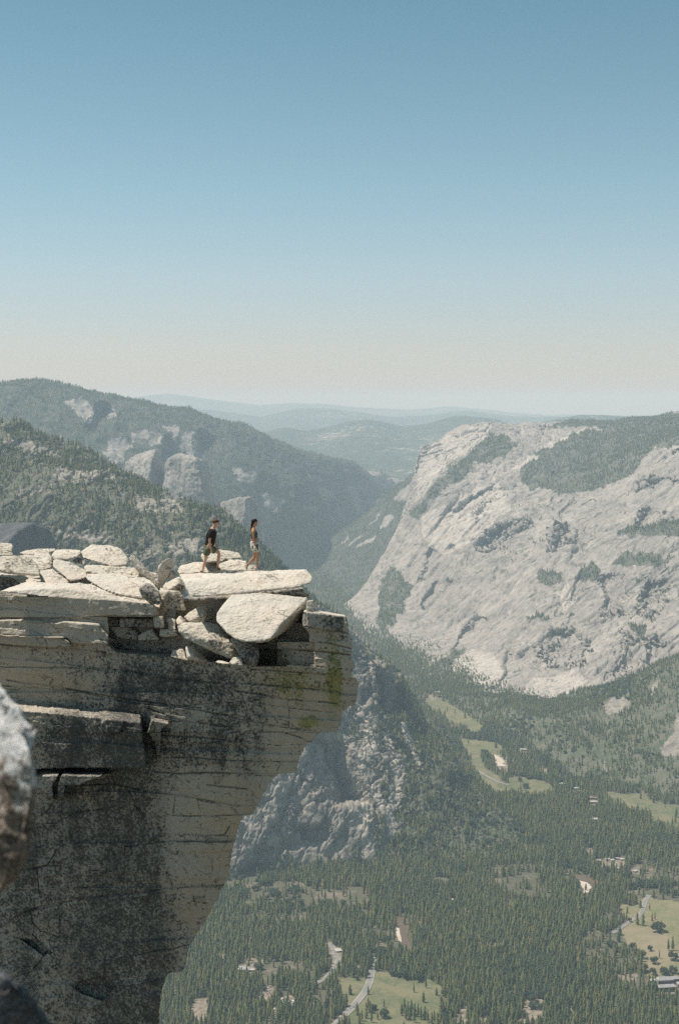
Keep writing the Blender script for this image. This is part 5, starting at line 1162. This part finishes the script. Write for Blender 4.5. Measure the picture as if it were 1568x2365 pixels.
for i, (pl, lb) in enumerate(zip(MEADOWS, mlab)): ground_patch('meadow', pl, 0.6, DRY if i == 4 else MEAD, lb, 16, (0, 8, 16))
for i, pl in enumerate(CLEAR):
    if i in (3, 4): continue
    ground_patch('clearing', pl, 1.0 if i < 3 else 0.2, DUST, 'bare dusty clearing among the conifers', 9)
ground_patch('river', C_bm([(1130,30),(1200,15),(1215,100),(1202,170),(1238,230),(1232,295),(1165,245),(1142,190),(1128,100)]), 1.3, RIVER, 'brown bend of the river in the forest', 3)
ground_patch('river', C_br([(885,270),(960,283),(1035,308),(1085,330),(1055,350),(1030,335),(965,318),(900,293)]), 1.3, RIVER, 'thin arc of the river beside the white sandbar', 2)
ground_patch('sandbar', C_br([(962,320),(1005,332),(1032,358),(1015,388),(975,404),(985,380),(968,350)]), 1.5, SAND, 'bright crescent sandbar by the river', 4)
ground_patch('sandbar', C_bm([(1120,100),(1142,108),(1150,150),(1160,205),(1135,200),(1122,150)]), 1.5, SAND, 'narrow pale sandbar beside the brown bend', 2)
ground_patch('sandbar', C_val([(545,530),(600,560),(610,600),(570,600)]), 1.5, SAND, 'pale sandbar near the long meadow', 12)
def ribbon(name, pl, wd, dz, mat, label):
    c = np.array([F3(u, v, dz) for u, v in pl]); s = np.linspace(0, len(c) - 1, 10 * len(c)); i = np.minimum(s.astype(int), len(c) - 2); t = (s - i)[:, None]
    k = np.ones(9) / 9; P = c[i] * (1 - t) + c[i + 1] * t
    for j in range(2): P[:, j] = np.convolve(np.pad(P[:, j], 4, 'edge'), k, 'valid')
    d = np.gradient(P, axis=0); n = np.stack([-d[:, 1], d[:, 0], 0 * d[:, 0]], -1); n /= np.linalg.norm(n, axis=1)[:, None]
    G = np.stack([P - n * wd / 2, P + n * wd / 2], 0)
    return tag(mesh_np(name, G, gridfaces(2, len(P)), mat), label, kind='structure'), P, n
rl = ['pale road curving past the lower meadow', 'road crossing the dry meadow', 'road skirting the long meadow', 'service road through the car park']
RP = []
for (pl, wd, _, _), lb in zip(ROADS, rl):
    ribbon('road_shoulder', pl, wd * 1.75, 2.0, SHOULDER, 'gravel edge of the ' + lb); _, P, n = ribbon('road', pl, wd, 2.2, ASPH, lb); RP.append((P, n))
_, P, n = RP[0], None, None

# cars
CARP = [plain('car_' + k, c, 0.35, 0.05, 3) for k, c in (('white', (0.75, 0.75, 0.74)), ('silver', (0.45, 0.46, 0.47)), ('dark', (0.04, 0.045, 0.05)), ('red', (0.35, 0.04, 0.03)), ('blue', (0.06, 0.12, 0.28)))]
GLASS = plain('dark_glass', (0.02, 0.025, 0.03), 0.15, 0.1, 3); TYRE = plain('tyre', (0.02, 0.02, 0.02), 0.9, 0.1, 3); CREAMW = plain('rv_body', (0.78, 0.77, 0.74), 0.4, 0.05, 2)
def box_bm(bm, x0, x1, y0, y1, z0, z1, tx=0, ty=0, bev=0):
    v = [bm.verts.new(p) for p in [(x0, y0, z0), (x1, y0, z0), (x1, y1, z0), (x0, y1, z0), (x0 + tx, y0 + ty, z1), (x1 - tx, y0 + ty, z1), (x1 - tx, y1 - ty, z1), (x0 + tx, y1 - ty, z1)]]
    fs = [bm.faces.new([v[i] for i in f]) for f in [(3, 2, 1, 0), (4, 5, 6, 7), (0, 1, 5, 4), (1, 2, 6, 5), (2, 3, 7, 6), (3, 0, 4, 7)]]
    if bev: bmesh.ops.bevel(bm, geom=list({e for f in fs for e in f.edges}), offset=bev, segments=2, affect='EDGES')
def bm_obj(name, bm, mat, parent=None):
    me = bpy.data.meshes.new(name); bm.to_mesh(me); bm.free(); me.materials.append(mat)
    o = bpy.data.objects.new(name, me); COL.objects.link(o)
    if parent: o.parent = parent
    return o
def make_car(paint, long_=4.6, h=1.5, van=False):
    e = bpy.data.objects.new('car', None); COL.objects.link(e)
    bm = bmesh.new(); box_bm(bm, -long_ / 2, long_ / 2, -0.92, 0.92, 0.35, h * 0.62, 0.12, 0.05, 0.12); bm_obj('body', bm, paint, e)
    bm = bmesh.new(); a, b = (-long_ * .47, long_ * .40) if van else (-long_ * .32, long_ * .24)
    box_bm(bm, a, b, -0.82, 0.82, h * 0.60, h * 0.97, 0.15 if van else .5, 0.12, 0.05); bm_obj('windows', bm, GLASS, e)
    bm = bmesh.new(); box_bm(bm, a + (.15 if van else .5), b - (.15 if van else .5), -0.72, 0.72, h * 0.96, h, 0.05, 0.05, 0.02); bm_obj('roof', bm, paint, e)
    for sx in (-1, 1):
        for sy in (-1, 1):
            bm = bmesh.new(); bmesh.ops.create_cone(bm, cap_ends=True, segments=14, radius1=.34, radius2=.34, depth=.24, matrix=Matrix.Translation((sx * long_ * .31, sy * .82, .34)) @ Matrix.Rotation(math.pi / 2, 4, 'X')); bm_obj('wheel', bm, TYRE, e)
    return e
KIND = ['white', 'silver', 'dark', 'red', 'blue']
PRO = {}
def place_car(kind, u, v, rz, label, group, van=False, dz=2.3, sc=1.0):
    key = (kind, van)
    if key not in PRO:
        e = make_car(CARP[KIND.index(kind)] if not van else CREAMW, 7.2 if van else 4.6, 3.0 if van else 1.5, van); PRO[key] = e
        if van: e.name = 'camper_van'
    else:
        s0 = PRO[key]; e = s0.copy(); COL.objects.link(e)
        for ch in list(s0.children):
            c = ch.copy(); COL.objects.link(c); c.parent = e
    e.location = F3(u, v, dz); e.rotation_euler = (0, 0, rz); tag(e, label, 'camper van' if van else 'car', group)
    return e
ks = ['white', 'silver', 'dark', 'white', 'silver', 'white', 'red', 'silver', 'white', 'blue']
n_ = 0
# rows of the lower-left car park
for r, (a, b, m) in enumerate([((112,575),(200,533),8), ((118,592),(205,550),8), ((128,610),(195,575),6), ((205,530),(228,518),3)]):
    for i in range(m):
        t = i / max(1, m - 1); (u, v), = C_bm([(a[0] + (b[0] - a[0]) * t, a[1] + (b[1] - a[1]) * t)])
        kd = ks[(i * 3 + r * 2) % 10]; place_car(kd, u, v, 1.2 + 0.05 * r, '%s car parked in the crowded lot at the lower left of the forest' % kd, '%s cars in the crowded forest lot' % kd); n_ += 1
for i, (x, y) in enumerate([(640,350),(655,356),(670,362),(684,368),(700,374),(645,372),(662,380),(720,310),(724,325)]):
    (u, v), = C_bm([(x, y)]); kd = ks[(i * 7 + 1) % 10]; place_car(kd, u, v, 0.4 + .1 * i, '%s car parked at the lower end of the oblong lot' % kd, '%s cars at the oblong lot' % kd)
for x, y, lb in [(648,262,'white camper van in the upper part of the oblong lot'), (664,295,'white camper van halfway down the oblong lot'), (670,318,'white camper van lowest of three in the oblong lot')]:
    (u, v), = C_bm([(x, y)]); place_car('white', u, v, 1.9, lb, 'camper vans in the oblong lot', True)
for i, (x, y) in enumerate([(775,675),(785,690),(800,672),(812,680),(822,662),(830,655)]):
    (u, v), = C_bm([(x, y)]); kd = ['dark','silver','white'][i % 3]; place_car(kd, u, v, 0.9, '%s car beside the lower meadow where the road enters the trees' % kd, '%s cars by the lower meadow road' % kd, dz=2.3)
for i, (x, y) in enumerate([(948,342),(955,350),(962,346)]):
    (u, v), = C_bm([(x, y)]); place_car('white', u, v, 0.2 * i, 'white car on the road just above the lower meadow', 'white cars above the lower meadow', dz=2.3)
for i, (x, y) in enumerate([(480,640),(495,650)]):
    (u, v), = C_val([(x, y)]); place_car('white', u, v, 0.5, 'white car on the road skirting the long meadow', 'white cars by the long meadow', dz=2.3)

# buildings
ROOFG = flat_mat('grey_shingle', (0.30, 0.29, 0.28), (0.38, 0.36, 0.34), None, 0.2); ROOFP = flat_mat('pale_roof', (0.40, 0.38, 0.35), (0.48, 0.45, 0.41), None, 0.2)
WALLB = flat_mat('stone_wall', (0.25, 0.20, 0.16), (0.33, 0.27, 0.21), None, 0.3); ROOFBR = flat_mat('brown_roof', (0.20, 0.13, 0.10), (0.28, 0.18, 0.14), None, 0.2)
def house(e, x, y, w_, d_, h_, roof, rh=3.0, hip=0.25, nwin=4):
    bm = bmesh.new(); box_bm(bm, x - w_ / 2, x + w_ / 2, y - d_ / 2, y + d_ / 2, 0, h_); bm_obj('wall', bm, WALLB, e)
    bm = bmesh.new(); o_ = 0.9
    v = [bm.verts.new(p) for p in [(x - w_/2 - o_, y - d_/2 - o_, h_ + .03), (x + w_/2 + o_, y - d_/2 - o_, h_ + .03), (x + w_/2 + o_, y + d_/2 + o_, h_ + .03), (x - w_/2 - o_, y + d_/2 + o_, h_ + .03), (x - w_/2 + hip * d_, y, h_ + rh), (x + w_/2 - hip * d_, y, h_ + rh)]]
    for f in [(3, 2, 1, 0), (0, 1, 5, 4), (2, 3, 4, 5), (1, 2, 5), (3, 0, 4)]: bm.faces.new([v[i] for i in f])
    bm_obj('roof', bm, roof, e)
    for i in range(nwin):
        xx = x - w_ / 2 + w_ * (i + .5) / nwin; bm = bmesh.new(); box_bm(bm, xx - w_ / nwin * .3, xx + w_ / nwin * .3, y - d_ / 2 - .12, y - d_ / 2 + .1, h_ * .25, h_ * .8); bm_obj('window', bm, GLASS, e)
def bld(name, u, v, rz, label, cat='building'):
    e = bpy.data.objects.new(name, None); COL.objects.link(e); e.location = F3(u, v, 1.3); e.rotation_euler = (0, 0, rz); return tag(e, label, cat)
(u, v), = C_br([(1490, 985)]); h_ = bld('lodge', u, v, 0.12, 'large stepped grey-roofed stone hotel at the lower right edge', 'hotel')
house(h_, 0, 0, 46, 15, 11, ROOFG, 5, .3, 9); house(h_, 4, 24, 40, 15, 19, ROOFG, 6, .3, 8); house(h_, 24, 42, 46, 14, 13, ROOFG, 5, .3, 8); house(h_, -26, 14, 14, 26, 9, ROOFG, 4, .1, 3); house(h_, 44, 18, 20, 14, 9, ROOFG, 4, .3, 4); house(h_, -18, 48, 16, 12, 8, ROOFP, 3, .2, 3)
(u, v), = C_bm([(705, 268)]); h_ = bld('shed', u, v, 0.3, 'pale flat-looking building beside the oblong car park'); house(h_, 0, 0, 22, 18, 4, ROOFP, 1.5, .3, 4)
(u, v), = C_bl([(478, 775)]); h_ = bld('cabin', u, v, -0.1, 'dark grey roofed building in the trees at the lower left of the valley'); house(h_, 0, 0, 30, 22, 5, ROOFG, 4, .3, 5)
(u, v), = C_bl([(515, 780)]); h_ = bld('cabin', u, v, 0.1, 'small pale roof beside the dark grey roofed building'); house(h_, 3, 0, 12, 10, 4, ROOFP, 2, .3, 2)
(u, v), = C_val([(1100, 893)]); h_ = bld('shed', u, v, 0.1, 'long white roof alone in the forest right of the spur'); house(h_, 0, 0, 38, 16, 5, ROOFP, 2, .3, 5)
for i, (x, y, lb) in enumerate([(1095,778,'brown-roofed row building topmost of three right of the long meadow'), (1092,800,'middle brown-roofed row building right of the long meadow'), (1090,820,'lowest brown-roofed row building right of the long meadow')]):
    (u, v), = C_val([(x, y)]); h_ = bld('cabin', u, v, 0.05, lb); house(h_, 0, 0, 44, 13, 6, ROOFBR if i != 1 else ROOFP, 3, .3, 6)
for x, y, lb in [(245,198,'tan building at the far end of the upper green meadow'), (265,218,'second tan building by the near corner of the upper green meadow')]:
    (u, v), = C_val([(x, y)]); h_ = bld('cabin', u, v, 0.05, lb); house(h_, 0, 0, 34, 14, 7, ROOFP, 3, .3, 4)
for x, y, lb in [(920,700,'sunlit tan roof among trees beyond the narrow grassy clearing'), (1005,725,'pair-forming tan roof right of the narrow grassy clearing'), (715,512,'tan-fronted house in the trees above the long meadow'), (852,465,'small pinkish roof in the forest between wall and long meadow')]:
    (u, v), = C_val([(x, y)]); h_ = bld('cabin', u, v, 0.0, lb); house(h_, 0, 0, 26, 12, 6, ROOFP if x != 852 else ROOFBR, 3, .3, 3)
for i, (x, y) in enumerate([(1075,198),(1130,190),(1160,195),(1185,185),(1222,190),(1120,235),(1185,245),(1260,262),(1300,262),(895,278),(180,438),(190,458),(80,583)]):
    (u, v), = C_br([(x, y)]); h_ = bld('cabin', u, v, 0.3 * (i % 3), 'small pale-roofed cabin among the trees near the river bends'); h_['group'] = 'cabins near the river bends'; house(h_, 0, 0, 14, 9, 3.5, ROOFP, 2, .3, 2)
rt = np.random.RandomState(3)
TENT = plain('tent_canvas', (0.55, 0.53, 0.49), 0.9, 0.1, 3)
tent_me = None
for i in range(46):
    x, y = [(rt.uniform(245, 420), rt.uniform(600, 680)), (rt.uniform(240, 300), rt.uniform(620, 650)), (rt.uniform(470, 525), rt.uniform(650, 700)), (rt.uniform(80, 260), rt.uniform(640, 790))][i % 4]
    (u, v), = C_bm([(x, y)])
    if tent_me is None:
        bm = bmesh.new(); w_, d_, hh = 3.2, 4.4, 3.4
        vv = [bm.verts.new(p) for p in [(-w_, -d_, 0), (w_, -d_, 0), (w_, d_, 0), (-w_, d_, 0), (-w_, -d_, 1.4), (w_, -d_, 1.4), (w_, d_, 1.4), (-w_, d_, 1.4), (0, -d_ - .4, hh), (0, d_ + .4, hh)]]
        for f in [(0, 1, 5, 8, 4), (2, 3, 7, 9, 6), (1, 2, 6, 5), (3, 0, 4, 7), (4, 8, 9, 7), (5, 6, 9, 8), (3, 2, 1, 0)]: bm.faces.new([vv[k] for k in f])
        o = bm_obj('tent', bm, TENT); tent_me = o.data
    else:
        o = bpy.data.objects.new('tent', tent_me); COL.objects.link(o)
    o.location = F3(u, v, 0.7); o.rotation_euler = (0, 0, rt.rand() * 3)
    tag(o, 'pale canvas tent cabin half hidden under the conifers at the bottom', 'tent', 'tent cabins of the camp under the trees')

# lone trees in the dry meadow and round the lower one
def lone(mesh, x, y, h, label, cat, C=C_br, name='tree', sx=1.0):
    (u, v), = C([(x, y)]); o = bpy.data.objects.new(name, mesh); COL.objects.link(o)
    o.location = F3(u, v, 0.5); o.scale = (h * sx, h * sx, h); o.rotation_euler = (0, 0, x % 6.28); return tag(o, label, cat)
for x, y, h, sx, lb in [(1440,628,27,1.35,'broad round oak, biggest tree standing in the dry meadow'), (1390,745,15,.9,'small round tree alone in the middle of the dry meadow'), (1412,822,20,1.0,'round oak below the small lone tree in the dry meadow'),
    (1530,800,24,1.1,'spreading oak at the right edge of the dry meadow'), (1345,790,22,1.0,'round oak at the left border of the dry meadow'), (1350,870,21,1.0,'round dark tree at the lower left corner of the dry meadow'), (1265,570,14,.9,'small tree on the grass left of the road'),
    (1285,740,22,1.1,'leafy tree on the left fringe of the dry meadow'), (1410,890,18,1.0,'leafy tree on the lower fringe of the dry meadow'), (1470,890,20,1.0,'leafy tree above the hotel roofs'), (1530,880,20,1.1,'wide leafy tree above the hotel at the right edge'), (1400,985,26,.9,'dark leafy tree left of the hotel'), (1500,895,17,1.0,'low leafy tree between meadow and hotel')]:
    lone(OAK[int(x) % 2], x, y, h, lb, 'oak tree', name='oak', sx=sx)
for x, y, h, lb in [(1500,742,34,'left one of two tall slim conifers in the dry meadow'), (1526,742,40,'right and taller of two slim conifers in the dry meadow'), (1310,585,36,'left conifer of a pair on the road side of the dry meadow'), (1345,590,38,'right conifer of a pair on the road side of the dry meadow'), (1250,515,22,'conifer on the green grass left of the road')]:
    lone(CON[2] if 'slim' in lb else CON[1], x, y, h, lb, 'conifer tree', name='conifer', sx=1.1)
for x, y, h, lb in [(1030,755,22,'round tree standing at the lower end of the lower meadow'), (835,480,12,'round bush on the upper edge of the lower meadow left of the road'), (1190,470,24,'leafy tree on the upper edge of the lower meadow'), (1290,490,20,'spreading oak on the upper right edge of the lower meadow')]:
    lone(OAK[0], x, y, h, lb, 'leafy tree', C_bm, 'oak')
CLUMP = [(915,700,34),(930,715,30),(900,720,28),(945,725,26),(1180,720,38),(1205,735,36),(1230,730,40),(1255,745,34),(1280,750,36),(1300,770,34),(1330,770,36),(1350,790,34),(1160,740,33),(1220,770,36),(1250,790,35),(1190,770,34),(1445,700,38),(1460,720,36),(1380,800,33),(900,760,30),(870,780,30),(985,770,22),(850,800,30),(940,790,32)]
for i, (x, y, h) in enumerate(CLUMP):
    lone(CON[i % 3], x, y, h, 'conifer in a clump standing on the bottom border of the lower meadow', 'conifer tree', C_bm, 'conifer')['group'] = 'conifers on the bottom border of the lower meadow'

PROTO.append([o for o in COL.objects if o.name.startswith('oak')][0])
forest('conifer_forest', T[rest], 'dense conifer forest covering the valley floor and the mountain sides')

# ------------------------------------------------------------------ haze
hm = bpy.data.materials.new('haze'); hm.use_nodes = True; ht = hm.node_tree; ht.nodes.clear()
ho = ht.nodes.new('ShaderNodeOutputMaterial'); hv = ht.nodes.new('ShaderNodeVolumePrincipled')
hv.inputs['Color'].default_value = (0.66, 0.84, 0.95, 1); hv.inputs['Density'].default_value = 4.1e-5
hv.inputs['Anisotropy'].default_value = 0.0
hv.inputs['Absorption Color'].default_value = (1, 1, 1, 1)
hv.inputs['Density Attribute'].default_value = ''
ht.links.new(hv.outputs[0], ho.inputs['Volume'])
try: hm.cycles.homogeneous_volume = True
except Exception: pass
zb, zt = FLOOR - 1.0, 420.0
hx, hy0, hy1 = 120000.0, -4200.0, 101000.0
vs_ = [(x, y, z) for x in (-hx, hx) for y in (hy0, hy1) for z in (zb, zt)]
fs_ = [(0, 1, 3, 2), (4, 6, 7, 5), (0, 4, 5, 1), (2, 3, 7, 6), (0, 2, 6, 4), (1, 5, 7, 3)]
hz = mesh_np('haze', vs_, fs_, hm, smooth=False)
tag(hz, kind='stuff'); hz['label'] = 'thin pale blue haze filling the valley air'
